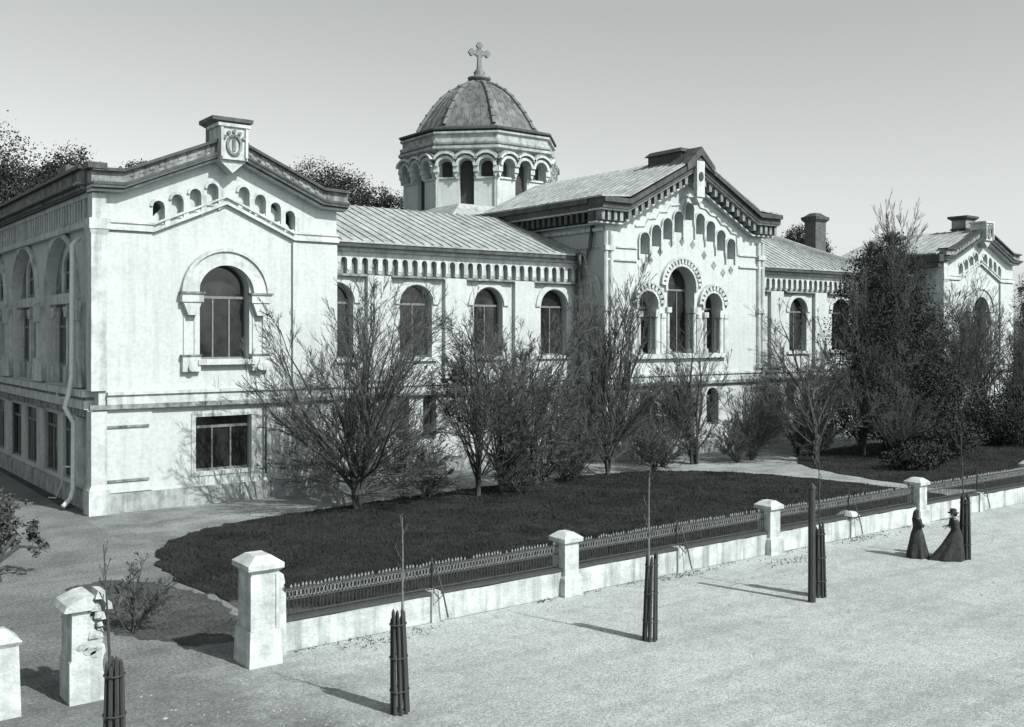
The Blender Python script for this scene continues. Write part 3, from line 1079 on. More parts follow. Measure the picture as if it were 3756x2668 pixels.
gr = MB()
rg = random.Random(11)
cnt = 0
while cnt < 52000:
    x, y = rg.uniform(10.5, 75), rg.uniform(24.4, 43)
    if x > 44 and rg.random() < .5:
        continue
    if not (inside((x, y), lawn1) or inside((x, y), lawn2)):
        continue
    cnt += 1
    h = rg.uniform(.03, .1) * (1.7 if sin(x * 1.1) * sin(y * 1.3 + x * .4) > .25 else 1)
    a = rg.uniform(0, 2 * pi)
    dx, dy = cos(a) * .022, sin(a) * .022
    lx, ly = rg.gauss(0, .05), rg.gauss(0, .05)
    gr.add([(x - dx, y - dy, .048), (x + dx, y + dy, .048), (x + lx, y + ly, .048 + h)], [(0, 1, 2)])
M['grass'] = mat('dark_grass', .015, .04, .5, rough=.9, spec=.05)
tag(gr.build('grass', 'grass'), kind='stuff')

# tufts of weeds along the foot of the fence wall
wd = MB()
for i in range(2100):
    if i < 900:
        while True:
            x, y = rg.uniform(6.8, 11.4), rg.uniform(24.8, 34.2)
            if inside((x, y), bedp):
                break
    elif i < 1700:
        x, y = rg.uniform(10.8, 60), 23.42 - abs(rg.gauss(0, .1))
        if sin(x * 1.7) + sin(x * .63 + 1) < .1:
            continue
    else:
        k = rg.choice([(28.9, 22.3, 1.6, .5), (13.5, 22.9, 1.8, .35), (24.6, 23.1, 1.9, .3), (34.5, 23.1, 1.7, .3)])
        x, y = rg.gauss(k[0], k[2] * .5), rg.gauss(k[1], k[3] * .6)
    h = rg.uniform(.03, .1)
    a = rg.uniform(0, 2 * pi)
    dx, dy = cos(a) * .02, sin(a) * .02
    lx, ly = rg.gauss(0, .08), rg.gauss(0, .08)
    wd.add([(x - dx, y - dy, .004), (x + dx, y + dy, .004), (x + lx, y + ly, .004 + h)], [(0, 1, 2)])
M['weed'] = mat('weed', .035, .08, .8, rough=.9, spec=.05)
tag(wd.build('weeds', 'weed'), kind='stuff')

# pebbles strewn on the street
pb = MB()
for i in range(1800):
    x, y = rg.uniform(6, 42), rg.uniform(14.5, 23)
    s_ = rg.uniform(.012, .04)
    if rg.random() < .05:
        s_ *= 1.7
    a = rg.uniform(0, pi)
    vs = [(x + s_ * cos(a + t) * (1 + .3 * rg.random()), y + s_ * sin(a + t), .004) for t in (0, 1.26, 2.5, 3.77, 5.0)]
    pb.add(vs + [(x, y, .004 + s_ * .7)], [(0, 1, 5), (1, 2, 5), (2, 3, 5), (3, 4, 5), (4, 0, 5)])
M['pebble'] = mat('pebble', .15, .34, 1.5)
tag(pb.build('pebbles', 'pebble'), kind='stuff')

# ------------------------------------------------------------------ fence
FY = 23.5
fence = thing('garden_fence', 'low white masonry wall with iron railings between capped piers along the street', 'fence', (10.4, FY, 0))
piers = [19.9, 29.45, 39.0, 48.6, 58.2, 67.8]
mids = [15.1, 24.7, 34.25, 43.8, 53.4, 63.0]
segs = [10.42] + piers
w_ = MB()
F = front(FY)
for i in range(len(segs) - 1):
    a = segs[i] + (.0 if i == 0 else .28)
    b = segs[i + 1] - .28
    n = 24
    # slightly uneven hand-plastered wall
    top = [(a + (b - a) * k / n, .73 + .012 * R.gauss(0, 1)) for k in range(n + 1)]
    w_.prism(F, [(a, 0), (b, 0)] + list(reversed(top)), -.4, 0)
w_.build('plinth_wall', 'fence', fence)
co = MB()
for i in range(len(segs) - 1):
    a = segs[i] + (.0 if i == 0 else .28)
    b = segs[i + 1] - .28
    co.rect(F, a, b, .755, .83, -.44, .03)
co.build('coping', 'iron', fence)
for i, x in enumerate(piers):
    p = MB()
    p.box(x - .27, x + .27, FY - .14, FY + .44, .55, 1.62)
    p.frustum(x, FY + .15, .0, .55, .36, .4, .34, .37)
    p.frustum(x, FY + .15, .551, .62, .335, .365, .275, .295)
    pm = p.build('pier', 'pier', fence)
    c = MB()
    c.box(x - .36, x + .36, FY - .24, FY + .54, 1.62, 1.74)
    c.frustum(x, FY + .15, 1.74, 1.9, .36, .39, .14, .2)
    c.build('cap', 'pier', pm)
for i, x in enumerate(mids):
    p = MB()
    p.box(x - .14, x + .14, FY - .07, FY + .42, 0, .84)
    if i == 2:
        p.frustum(x, FY + .16, .84, 1.0, .26, .36, .14, .22)
    pm = p.build('low_pier', 'pier', fence)
    q = MB()
    q.tube([(x, FY + .16, .95), (x, FY + .16, 1.72)], .03, 6)
    q.tube([(x, FY + .12, 1.6), (x + .04, FY - .1, 1.3), (x + .1, FY - .22, .9), (x + .16, FY - .3, .45), (x + .22, FY - .32, .15)], .022, 6)
    q.tube([(x - .02, FY + .1, 1.0), (x - .1, FY - .12, .85), (x - .04, FY - .3, .7), (x + .1, FY - .26, .8)], .018, 6)
    q.build('stay', 'iron', pm)
for i in range(len(segs) - 1):
    bays_ = sorted([segs[i] + (.05 if i == 0 else .27), mids[i], segs[i + 1] - .27])
    for a, b in zip(bays_[:-1], bays_[1:]):
        rl = MB()
        y = FY + .18
        for z in (.9, 1.24, 1.5):
            rl.box(a, b, y - .018, y + .018, z - .015, z + .015)
        n = int((b - a) / .105)
        for k in range(n + 1):
            x = a + (b - a) * k / n
            jx, jy = R.gauss(0, .008), R.gauss(0, .01)
            rl.tube([(x, y, .84), (x + jx, y + jy, 1.2), (x + jx * .5, y, 1.52)], .013, 4, False)
        o = rl.build('railing', 'iron', fence)
        sc = MB()
        for k in range(n):
            x = a + (b - a) * (k + .5) / n
            pts = [(x + .045 * cos(t), y, 1.37 + .1 * sin(t)) for t in [2 * pi * j / 8 for j in range(9)]]
            sc.tube(pts, .011, 4, False)
            if R.random() > .06:
                dz = R.gauss(0, .012)
                sc.lathe(x + R.gauss(0, .006), y + R.gauss(0, .008), [(.012, 1.515), (.03, 1.55 + dz), (.004, 1.62 + dz)], 4)
        sc.build('scroll_band', 'iron_pale', o)

# gate piers
gp = thing('gate_pier', 'tall intact white gate pier with a hipped cap where the railings begin', 'gate pier', (9.78, 23.1, 0))
p = MB()
px, py = 9.88, 23.25
p.frustum(px, py, 0, .85, .42, .5, .38, .46)
p.box(px - .33, px + .33, py - .4, py + .4, .85, 2.2)
p.build('shaft', 'pier', gp)
p = MB()
p.rect(front(py - .4), px - .36, px - .28, .86, 2.15, .002, .03)
p.rect(front(py - .4), px + .28, px + .36, .86, 2.15, .002, .03)
p.build('corner_strip', 'pier', gp)
p = MB()
p.frustum(px, py, 2.2, 2.3, .33, .4, .45, .52)
p.box(px - .45, px + .45, py - .52, py + .52, 2.3, 2.42)
p.frustum(px, py, 2.42, 2.6, .45, .52, .2, .3)
p.build('cap', 'pier', gp)
p = MB()
p.prism(front(FY - .05), [(px + .34, 0), (px + .78, 0), (px + .76, 1.5), (px + .66, 1.62), (px + .74, 1.78), (px + .7, 1.98), (px + .55, 2.1), (px + .34, 2.15)], -.42, .12)
p.build('shoulder', 'pier', gp)

gp = thing('gate_pier', 'crumbling gate pier with a broken cap and exposed masonry', 'gate pier', (5.85, 23.1, 0))
px, py = 5.87, 23.2
rb = random.Random(5)
def rough_block(mb, F, pts, d0, d1, j=.03):
    mb.prism(F, [(u + rb.gauss(0, j), z + rb.gauss(0, j)) for u, z in pts], d0, d1)
p = MB()
Fp = front(py)
shaft = [(-.38, 0), (.34, 0), (.33, .5), (.29, .78), (.31, .95), (.36, 1.05), (.33, 1.2), (.2, 1.34), (.24, 1.46), (.1, 1.58), (.13, 1.7), (.02, 1.82), (.05, 1.95), (-.33, 1.98), (-.34, .95), (-.38, .9)]
p.prism(Fp, [(px + u, z) for u, z in shaft], -.45, .4)
p.build('shaft', 'pier', gp)
p = MB()
core = [(0, .9), (.3, .95), (.28, 1.4), (.24, 1.7), (.3, 2.0), (0, 2.02)]
p.prism(Fp, [(px + u, z) for u, z in core], -.43, .2)
for i in range(16):
    u, z = px + rb.uniform(.05, .3), rb.uniform(1.2, 2.0)
    s_ = rb.uniform(.05, .11)
    p.frustum(u, py - .2 - rb.uniform(.0, .16), z, z + s_ * 1.3, s_, s_, s_ * .7, s_ * .7)
for (u, z, s_) in ((-.12, 1.2, .1), (.03, 1.1, .11), (.16, 1.02, .1), (.22, 1.14, .06)):
    p.prism(Fp, [(px + u + s_ * 1.3 * cos(t), z + s_ * sin(t) * .8) for t in [2 * pi * i / 9 for i in range(9)]], .402, .41)
p.build('exposed_core', 'rubble', gp)
p = MB()
p.prism(Fp, [(px - .52, 2.02), (px - .47, 2.0), (px + .05, 2.0), (px + .12, 2.1), (px + .06, 2.2), (px + .1, 2.3), (px - .1, 2.28), (px - .45, 2.14)], -.5, .5)
p.prism(Fp, [(px + .22, 2.12), (px + .46, 2.1), (px + .44, 2.27), (px + .28, 2.3)], -.4, .1)
p.prism(Fp, [(px + .4, 1.9), (px + .56, 1.88), (px + .54, 2.02), (px + .42, 2.03)], -.2, .2)
p.build('cap', 'pier', gp)

gp = thing('gate_pier', 'short white wicket pier with a pointed top at the left edge of the photo', 'gate pier', (4.2, 23.1, 0))
px = 4.22
p = MB()
p.frustum(px, 23.2, 0, 1.45, .34, .38, .3, .34)
p.build('shaft', 'pier', gp)
p = MB()
p.frustum(px, 23.2, 1.45, 1.55, .3, .34, .36, .4)
p.frustum(px, 23.2, 1.55, 1.8, .36, .4, .08, .1)
p.build('cap', 'pier', gp)

# ------------------------------------------------------------------ trees
def grow(mt, mc, p, d, L, r, lvl, rnd, par):
    n = 6 if lvl == 0 else (4 if lvl == 1 else 2)
    pts, rads = [Vector(p)], [r]
    cur, dr = Vector(p), Vector(d).normalized()
    for i in range(n):
        dr = (dr + Vector((rnd.gauss(0, par['wob']), rnd.gauss(0, par['wob']), rnd.gauss(0, par['wob'] * .6) + par['up'] * (1 if lvl < 2 else .6)))).normalized()
        cur = cur + dr * (L / n)
        pts.append(cur.copy())
        rads.append(max(.009, r * (1 - .85 * (i + 1) / n)))
    (mt if lvl <= 0 else mc).tube(pts, rads, 6 if lvl == 0 else 3, lvl == 0)
    if lvl >= 3:
        return
    kids = par['kids'][lvl]
    for k in range(kids):
        t = par['start'] + (1 - par['start']) * (k + rnd.random()) / kids if lvl == 0 else .12 + .86 * rnd.random()
        i = min(n - 1, int(t * n))
        f = t * n - i
        q = pts[i].lerp(pts[i + 1], f)
        dd = (pts[i + 1] - pts[i]).normalized()
        side = dd.cross(Vector((rnd.gauss(0, 1), rnd.gauss(0, 1), rnd.gauss(0, 1)))).normalized()
        an = radians(rnd.uniform(*par['ang']))
        nd = dd * cos(an) + side * sin(an)
        nl = L * (par['len'][lvl]) * (1.15 - .6 * t) * rnd.uniform(.7, 1.2)
        nr = max(.011, (r * (1 - .8 * t)) * .55)
        grow(mt, mc, q, nd, nl, nr, lvl + 1, rnd, par)

def bare_tree(name, label, x, y, stems, seed, par, group=None, z=.04, twig='twig', cat='tree'):
    rnd = random.Random(seed)
    t = thing(name, label, cat, (x, y, z), group)
    mt, mc = MB(), MB()
    for s in stems:                              # (dx,dy,z0, polar deg, azimuth deg, length, radius)
        pol, az = radians(s[3]), radians(s[4])
        d = (sin(pol) * cos(az), sin(pol) * sin(az), cos(pol))
        if s[2] > .05:
            mt.tube([(x, y, z - .02), (x + s[0], y + s[1], z + s[2])], [s[6] * 1.4, s[6]], 6)
        grow(mt, mc, (x + s[0], y + s[1], z + s[2]), d, s[5], s[6], 0, rnd, par)
    mt.build('trunk', 'bark', t)
    mc.build('crown', twig, t)
    return t

P_fan = dict(wob=.10, up=.05, kids=(10, 6, 4), start=.15, ang=(14, 36), len=(.5, .42, .5))
P_col = dict(wob=.09, up=.10, kids=(14, 7, 4), start=.12, ang=(10, 26), len=(.38, .4, .5))
P_std = dict(wob=.12, up=.06, kids=(11, 7, 4), start=.3, ang=(20, 45), len=(.42, .45, .5))
P_shr = dict(wob=.1, up=.04, kids=(9, 5, 3), start=.15, ang=(15, 45), len=(.5, .45, .5))
rt = random.Random(3)
def fan(n, lo, hi, L, r, z0=.3, lscale=.35):
    out = []
    for i in range(n):
        pol = lo + (hi - lo) * ((i + rt.random()) / n)
        az = rt.uniform(0, 360)
        l = L * (1 - lscale * pol / 90) * rt.uniform(.85, 1.1)
        out.append((rt.gauss(0, .12), rt.gauss(0, .12), z0 * rt.uniform(.5, 1.8), pol, az, l, r * rt.uniform(.7, 1.1)))
    return out

bare_tree('bare_tree', 'largest bare spreading tree with many stems fanning from one short trunk on the lawn', 21.9, 40.6,
          fan(26, 2, 66, 8.4, .095, 1.0) + fan(22, 58, 96, 5.6, .045, 1.1), 21, P_fan, 'bare garden trees')
bare_tree('bare_tree', 'leaning bare tree with low side branches just right of the big fan shaped one', 28.3, 40.2,
          [(0, 0, .02, 4, 180, 8.5, .13), (0, 0, 2.2, 16, 10, 6.0, .08), (0, 0, 3.2, 18, 190, 5.2, .07)] + fan(15, 8, 62, 6.0, .055, .9), 22, P_std, 'bare garden trees')
bare_tree('bare_tree', 'low branching bare tree with a forked top in front of the third wing window', 29.8, 40.4,
          [(0, 0, .02, 2, 0, 8.2, .11), (0, 0, 2.6, 18, 20, 5.5, .07), (0, 0, 3.4, 14, 170, 5, .06)] + fan(13, 8, 62, 6.2, .055, .9), 23, P_std, 'bare garden trees')
bare_tree('bare_tree', 'straight low branching bare tree below the fourth arched wing window', 32.3, 40.8,
          [(0, 0, .02, 1, 0, 9.2, .12), (0, 0, 3.0, 14, 40, 5.5, .07), (0, 0, 2.4, 20, 200, 5, .06)] + fan(15, 8, 60, 6.2, .055, .9), 24, P_std, 'bare garden trees')
bare_tree('bare_tree', 'upright many stemmed bare tree standing before the corner of wing and central pavilion', 38.4, 42.0,
          fan(13, 0, 22, 9.2, .085, .9) + fan(16, 18, 70, 5.6, .05, .9), 25, P_col, 'bare garden trees')
bare_tree('bare_tree', 'low bushy bare tree with several trunks below the central gable windows', 45.8, 42.4,
          [(-.2, 0, .02, 6, 180, 7.6, .12), (.15, .1, .02, 7, 10, 7.2, .11), (.05, -.2, .02, 14, 300, 6.2, .09)] + fan(18, 14, 66, 5.8, .06, .7), 26, P_fan, 'bare garden trees')
bare_tree('bare_tree', 'bare tree with a dark forked trunk right of the central pavilion', 52.5, 38.6,
          [(0, 0, .02, 3, 180, 9.0, .17), (0, 0, 2.4, 22, 150, 6, .1), (0, 0, 2.0, 24, 330, 6, .1)] + fan(16, 10, 66, 6.0, .06, 1.0), 27, P_std, 'bare garden trees')
bare_tree('bare_tree', 'tall thin bare tree beside the dense dark tree', 57.5, 38.6,
          [(0, 0, .02, 3, 20, 10.5, .16), (0, 0, 2.8, 18, 200, 7, .09), (0, 0, 3.6, 16, 30, 6.5, .09)] + fan(16, 10, 62, 6.4, .06, 1.0), 28, P_std, 'bare garden trees')
bare_tree('bare_tree', 'bare tree in front of the far right pavilion window', 72.5, 38.6,
          [(0, 0, .02, 3, 20, 10.0, .18)] + fan(14, 6, 52, 8.0, .08, 1.6), 29, P_std, 'bare garden trees')
bare_tree('bare_shrub', 'bare twiggy shrub growing behind the broken gate pier', 8.2, 27.4, fan(9, 4, 55, 1.5, .02, .1), 31, P_shr, None, .0, cat='shrub')
for i, (x, y, h, lab) in enumerate([(30.6, 40.2, 2.4, 'low twiggy shrub at the foot of the low branching bare trees'), (34.9, 41.6, 2.2, 'low twiggy shrub left of the upright many stemmed tree'),
                                   (41.6, 41.6, 2.6, 'low twiggy shrub between the upright tree and the central gable'), (26.0, 41.2, 2.0, 'low twiggy shrub just right of the largest bare tree'),
                                   (48.3, 41.2, 2.4, 'low twiggy shrub before the central entrance'), (55.2, 40.4, 2.6, 'low twiggy shrub between the two bare trees right of the centre')]):
    bare_tree('bare_shrub', lab, x, y, fan(24, 6, 78, h, .025, .1), 132 + i, P_shr, 'low garden shrubs', .05, cat='shrub')

for i, (x, y, h, lab) in enumerate([(25.2, 42.0, 4.4, 'bushy bare sapling close to the wall, behind the largest bare tree'), (33.6, 41.9, 4.6, 'bushy bare sapling below the gap between third and fourth wing windows'),
                                   (36.2, 42.2, 4.2, 'bushy bare sapling below the fourth wing window'), (43.4, 42.6, 4.4, 'bushy bare sapling at the left corner of the central pavilion'),
                                   (50.2, 41.6, 4.6, 'bushy bare sapling below the right side window of the central gable'), (55.0, 41.8, 4.8, 'bushy bare sapling at the right corner of the central pavilion'),
                                   (57.6, 36.6, 4.2, 'bushy bare sapling on the far lawn left of the dense dark tree')]):
    bare_tree('bare_bush', lab, x, y, fan(18, 3, 58, h, .04, .15), 152 + i, P_shr, 'bushy saplings along the facade', .02, cat='bush')

def crown_tree(name, label, x, y, trunk_h, blobs, n, leaf, m, seed, group=None, cat='tree', twigs=None, z=0.0, lean=0):
    """tapered trunk with limbs, and leaf clumps scattered through several uneven lobes"""
    rnd = random.Random(seed)
    t = thing(name, label, cat, (x, y, z), group)
    tr = MB()
    top = max(b[2] for b in blobs)
    tr.tube([(x, y, z), (x + rnd.gauss(0, .1), y, z + trunk_h * .5), (x + rnd.gauss(0, .2) + lean, y, z + trunk_h), (x + lean, y, z + top * .9)],
            [trunk_h * .05 + .1, trunk_h * .04 + .08, trunk_h * .03 + .06, .04], 7)
    for b in blobs:
        tr.tube([(x + lean * .7, y, z + trunk_h * rnd.uniform(.6, 1)), (x + b[0] * .5 + rnd.gauss(0, .2), y + b[1] * .5, z + (trunk_h + b[2]) * .55), (x + b[0], y + b[1], z + b[2])],
                [.1, .06, .03], 5)
    if twigs:
        for i in range(twigs):
            b = rnd.choice(blobs)
            v = Vector((rnd.gauss(0, 1), rnd.gauss(0, 1), rnd.gauss(.5, 1))).normalized()
            p = Vector((x + b[0], y + b[1], z + b[2]))
            tr.tube([p, p + Vector((v.x * b[3], v.y * b[3], v.z * b[4])) * rnd.uniform(.8, 1.2)], [.025, .006], 3, False)
    tr.build('trunk', 'bark', t)
    lf = MB()
    tot = sum(b[3] * b[3] * b[4] for b in blobs)
    for b in blobs:
        k = int(n * b[3] * b[3] * b[4] / tot)
        nc = max(4, k // 28)
        for c in range(nc):                      # clumps
            while True:
                v = Vector((rnd.uniform(-1, 1), rnd.uniform(-1, 1), rnd.uniform(-1, 1)))
                if v.length < 1:
                    break
            v = v * (v.length ** -.45 if v.length > .05 else 1)
            f = rnd.uniform(.9, 1.12)
            ctr = Vector((x + b[0] + v.x * b[3] * f, y + b[1] + v.y * b[3] * f, z + b[2] + v.z * b[4] * f))
            s = rnd.uniform(.5, 1.2) * min(b[3], b[4]) * .22
            for q in range(28):
                p = ctr + Vector((rnd.gauss(0, s), rnd.gauss(0, s), rnd.gauss(0, s * .8)))
                if p.z < z + .05:
                    p.z = z + .05 + rnd.random() * .1
                lf.leaf(p, leaf * rnd.uniform(.6, 1.3), rnd)
    lf.build('crown', m, t)
    return t

# the dense dark tree on the right and its neighbours
crown_tree('dense_tree', 'tall dense dark tree hiding the wing before the far pavilion', 61.6, 39.6, 3.0,
           [(0, 0, 12.6, 1.5, 2.0), (-2.0, 0, 10.8, 1.8, 2.4), (1.9, .2, 11.2, 1.7, 2.4), (-2.8, -.4, 7.6, 2.3, 2.6), (2.8, 0, 7.6, 2.4, 2.6), (.2, -1, 4.2, 3.6, 2.4), (-3.6, -.6, 3.4, 2.4, 2.2), (3.6, -.2, 3.8, 2.6, 2.2), (0, 0, 8.4, 2.6, 3), (1.6, -1.2, 1.6, 3.4, 1.2), (.5, 0, 14.2, .6, .9), (-1.9, 0, 13.3, .6, .9)],
           84000, .08, 'leaf', 41, twigs=1100)
bare_tree('bare_tree', 'bare tree with the highest spiky tips, growing through the dense dark tree', 60.9, 39.2, [(0, 0, .02, 2, 30, 14.6, .17), (0, 0, 1.4, 9, 180, 13.0, .12), (0, 0, 1.8, 12, 0, 13, .1)] + fan(5, 4, 24, 10.5, .08, 1.2), 42, P_col, 'bare garden trees')
bare_tree('bare_tree', 'spiky topped bare tree left of the dense dark tree', 58.5, 39.4, [(0, 0, .02, 2, 90, 14.2, .16)] + fan(4, 4, 24, 9.6, .08, 1.2), 49, P_col, 'bare garden trees')
bare_tree('bare_tree', 'bare tree between the dense dark tree and the far pavilion window', 68.6, 38.4, fan(16, 4, 40, 8.6, .08, 1.2), 50, P_fan, 'bare garden trees')
bare_tree('bare_tree', 'bare tree against the right corner of the far pavilion', 77.2, 38.2, fan(14, 4, 44, 8.0, .08, 1.2), 51, P_fan, 'bare garden trees')
crown_tree('dense_tree', 'dark tree at the right edge of the photo beside the far pavilion', 81.5, 39.2, 4,
           [(.6, 0, 10.4, 1.5, 2.4), (1.2, 0, 8.0, 1.7, 2.4), (-.2, 0, 6.2, 1.5, 2.0), (.8, 0, 4.0, 2.4, 2.2), (3, 0, 9, 2, 4), (-1.4, 0, 2.4, 2.2, 1.6)], 46000, .085, 'leaf', 43, twigs=300)
crown_tree('evergreen_shrub', 'round dark evergreen shrub below the far pavilion window', 70.8, 37.0, .9, [(0, 0, 1.9, 2.2, 1.5), (1.6, .4, 1.4, 1.7, 1.1), (-1.8, .3, 1.4, 1.6, 1.1)], 18000, .07, 'leaf', 44, cat='shrub')
crown_tree('evergreen_shrub', 'wide dark shrub on the far lawn at the foot of the dense tree', 60.5, 35.2, .7, [(0, 0, 1.3, 2.2, 1.0), (2.3, .5, 1.2, 1.9, .9), (-1.8, .4, .9, 1.4, .7)], 18000, .07, 'leaf', 45, cat='shrub')
crown_tree('evergreen_shrub', 'broad dark shrub filling the far lawn near the right edge', 74.0, 35.0, .9, [(0, 0, 1.5, 2.6, 1.3), (3.0, .5, 1.6, 2.4, 1.3), (-2.6, .4, 1.3, 2.0, 1.1), (6, .5, 1.6, 2.6, 1.4)], 28000, .07, 'leaf', 46, cat='shrub')
crown_tree('evergreen_shrub', 'low dark shrub behind the railings left of the two women in black', 54.5, 33.0, .5, [(0, 0, .7, 1.5, .6), (1.7, .4, .8, 1.4, .6), (-1.3, .3, .6, 1.1, .5)], 6000, .08, 'leaf', 48, cat='shrub')
crown_tree('leafy_bush', 'leafy bush with crooked stems beside the drive at the left edge', 6.4, 35.6, 1.0,
           [(-.3, .3, 1.9, .9, .6), (.7, .6, 1.4, .7, .4), (.2, 1.2, 2.3, .8, .5), (1.3, .2, .9, .45, .25), (-.7, -.4, 1.2, .8, .5), (-.2, 1.8, 1.5, .9, .6)], 5200, .07, 'leaf2', 47, cat='bush', twigs=60)
# unseen trees added only to darken the gate side of the house
for i, (x, y, h, r) in enumerate([(2.0, 69, 17, 4.0), (-5, 60, 16, 4)]):
    rr = random.Random(260 + i)
    bl = [(rr.gauss(0, r * .4), rr.gauss(0, r * .4), h * (.22 + .68 * (k + .5) / 10), r * rr.uniform(.5, .75), r * rr.uniform(.4, .6)) for k in range(10)]
    crown_tree('added_shade_tree', ['tall unseen tree added to shade the rear of the side wall', 'unseen leafy tree added to shade the side wall, nearer the gate'][i],
               x, y, h * .35, bl, 6500, .19, 'leaf', 270 + i, 'unseen trees added for shade', twigs=100)
# trees behind the roofs
BG = 'trees behind the roofs'
for i, (x, y, h, r, lab) in enumerate([
        (13.6, 80, 23.3, 5.6, 'tall dark tree behind the building at the far left edge'),
        (19.8, 82, 22.0, 3.6, 'dark tree crown rising over the left parapet corner'),
        (25.4, 84, 21.8, 3.0, 'smaller dark crown over the left pavilion roof, beside the chimney'),
        (43.0, 88, 24.6, 4.6, 'dark tree crown behind the right slope of the left pavilion'),
        (50.0, 89, 22.6, 3.6, 'dark tree crown dipping down between left pavilion and dome'),
        (100.0, 76, 20.8, 3.0, 'dark tree crown behind the wing roof near the lone chimney'),
        ]):
    rr = random.Random(60 + i)
    bl = [(rr.gauss(0, r * .5), rr.gauss(0, r * .4), h - r * (.7 + .9 * rr.random()), r * rr.uniform(.4, .6), r * rr.uniform(.4, .6)) for k in range(9)]
    bl.append((0, 0, h - r * .55, r * .5, r * .5))
    bl.append((0, 0, h - r * 1.5, r * .9, r * .8))
    crown_tree('background_tree', lab, x, y, h * .5, bl, 48000, .1, 'leaf', 70 + i, BG, twigs=150)

# ------------------------------------------------------------------ street saplings in stake guards
guards = [(5.2, 18.5, 'stake guard at the left, in front of the broken gate pier'), (10.9, 18.3, 'stake guard nearest the camera, at the bottom edge of the photo'),
          (18.6, 18.75, 'stake guard standing alone in the middle of the street'), (25.75, 18.8, 'stake guard beside the thick lone post'), (34.1, 18.85, 'stake guard beside the two figures in black')]
saps = ['sapling in the guard before the broken gate pier', 'sapling in the guard nearest the camera', 'sapling in the lone guard mid street', 'sapling in the guard beside the thick post', 'sapling in the guard by the two figures in black']
NS = 8
gproto = None
def copy_thing(src, loc, rz, label):
    r_ = src.copy()
    COL.objects.link(r_)
    r_.location = loc
    r_.rotation_euler = (R.gauss(0, .015), R.gauss(0, .015), rz)
    r_.scale = (R.uniform(.92, 1.08), R.uniform(.92, 1.08), R.uniform(.96, 1.04))
    r_['label'] = label
    for ch in list(src.children):
        c_ = ch.copy()
        COL.objects.link(c_)
        c_.parent = r_
    return r_
for i, (x, y, lab) in enumerate(guards):
    if gproto is None:
        t = thing('tree_guard', 'tall dark ' + lab, 'tree guard', (0, 0, 0), 'stake guards round the street saplings')
        for k in range(NS):
            a = 2 * pi * k / NS
            s = MB()
            rr = .043
            h = 2.15 + .07 * R.gauss(0, 1)
            s.tube([(.17 * cos(a), .17 * sin(a), 0), (.15 * cos(a), .15 * sin(a), h * .5), (.125 * cos(a), .125 * sin(a), h - .06), (.12 * cos(a), .12 * sin(a), h)], [rr, rr * .95, rr * .9, .01], 6)
            s.build('stake', 'stake', t)
        for z, r0 in ((.5, .21), (1.2, .195), (1.9, .18)):
            s = MB()
            s.tube([(r0 * cos(a), r0 * sin(a), z) for a in [2 * pi * j / 20 for j in range(21)]], .014, 5, False)
            s.build('hoop', 'iron', t)
        t.location = (x, y, 0)
        gproto = t
    else:
        copy_thing(gproto, (x, y, 0), .4 * i, 'tall dark ' + lab)

P_sap = dict(wob=.012, up=.03, kids=(5, 2, 1), start=.6, ang=(20, 45), len=(.15, .4, .4))
for i, (x, y, lab) in enumerate(guards):
    rnd = random.Random(120 + i)
    t = thing('sapling', 'thin bare ' + saps[i], 'sapling', (x, y, 0), 'street saplings')
    mt, mc = MB(), MB()
    grow(mt, mc, (x, y, 0), (.02 * rnd.gauss(0, 1) - .012, 0, 1), [4.2, 4.1, 4.2, 4.5, 4.8][i], .05, 0, rnd, P_sap)
    mt.build('trunk', 'sap' if i in (1, 2) else 'bark', t)
    mc.build('twigs', 'twig', t)

t = thing('wooden_post', 'thick tarred lone post beside a stake guard', 'post', (25.05, 18.55, 0))
p = MB()
p.tube([(25.05, 18.55, 0), (25.05, 18.55, 2.6), (25.06, 18.55, 3.35)], [.11, .1, .095], 10)
p.frustum(25.06, 18.55, 3.35, 3.5, .1, .1, .02, .02)
p.build('shaft', 'stake', t)
p = MB()
p.tube([(25.05, 18.55, 2.5), (25.35, 18.65, 2.52), (25.7, 18.8, 2.45)], .015, 5)
p.build('tie_wire', 'iron', t)

# ------------------------------------------------------------------ two women in black on the street
def skin_body(name, joints, edges, parent, m, root):
    me = bpy.data.meshes.new(name)
    me.from_pydata([j[0] for j in joints], edges, [])
    o = bpy.data.objects.new(name, me)
    COL.objects.link(o)
    o.parent = parent
    sk = o.modifiers.new('skin', 'SKIN')
    sk.use_smooth_shade = True
    lay = me.skin_vertices
    if not lay:
        bm_ = __import__('bmesh').new()
        bm_.from_mesh(me)
        bm_.verts.layers.skin.verify()
        bm_.to_mesh(me)
        bm_.free()
        lay = me.skin_vertices
    for i, j in enumerate(joints):
        lay[0].data[i].radius = j[1] if isinstance(j[1], tuple) else (j[1], j[1])
        lay[0].data[i].use_root = (i == root)
    ss = o.modifiers.new('sub', 'SUBSURF')
    ss.levels = 1
    ss.render_levels = 2
    me.materials.append(M[m])
    return o

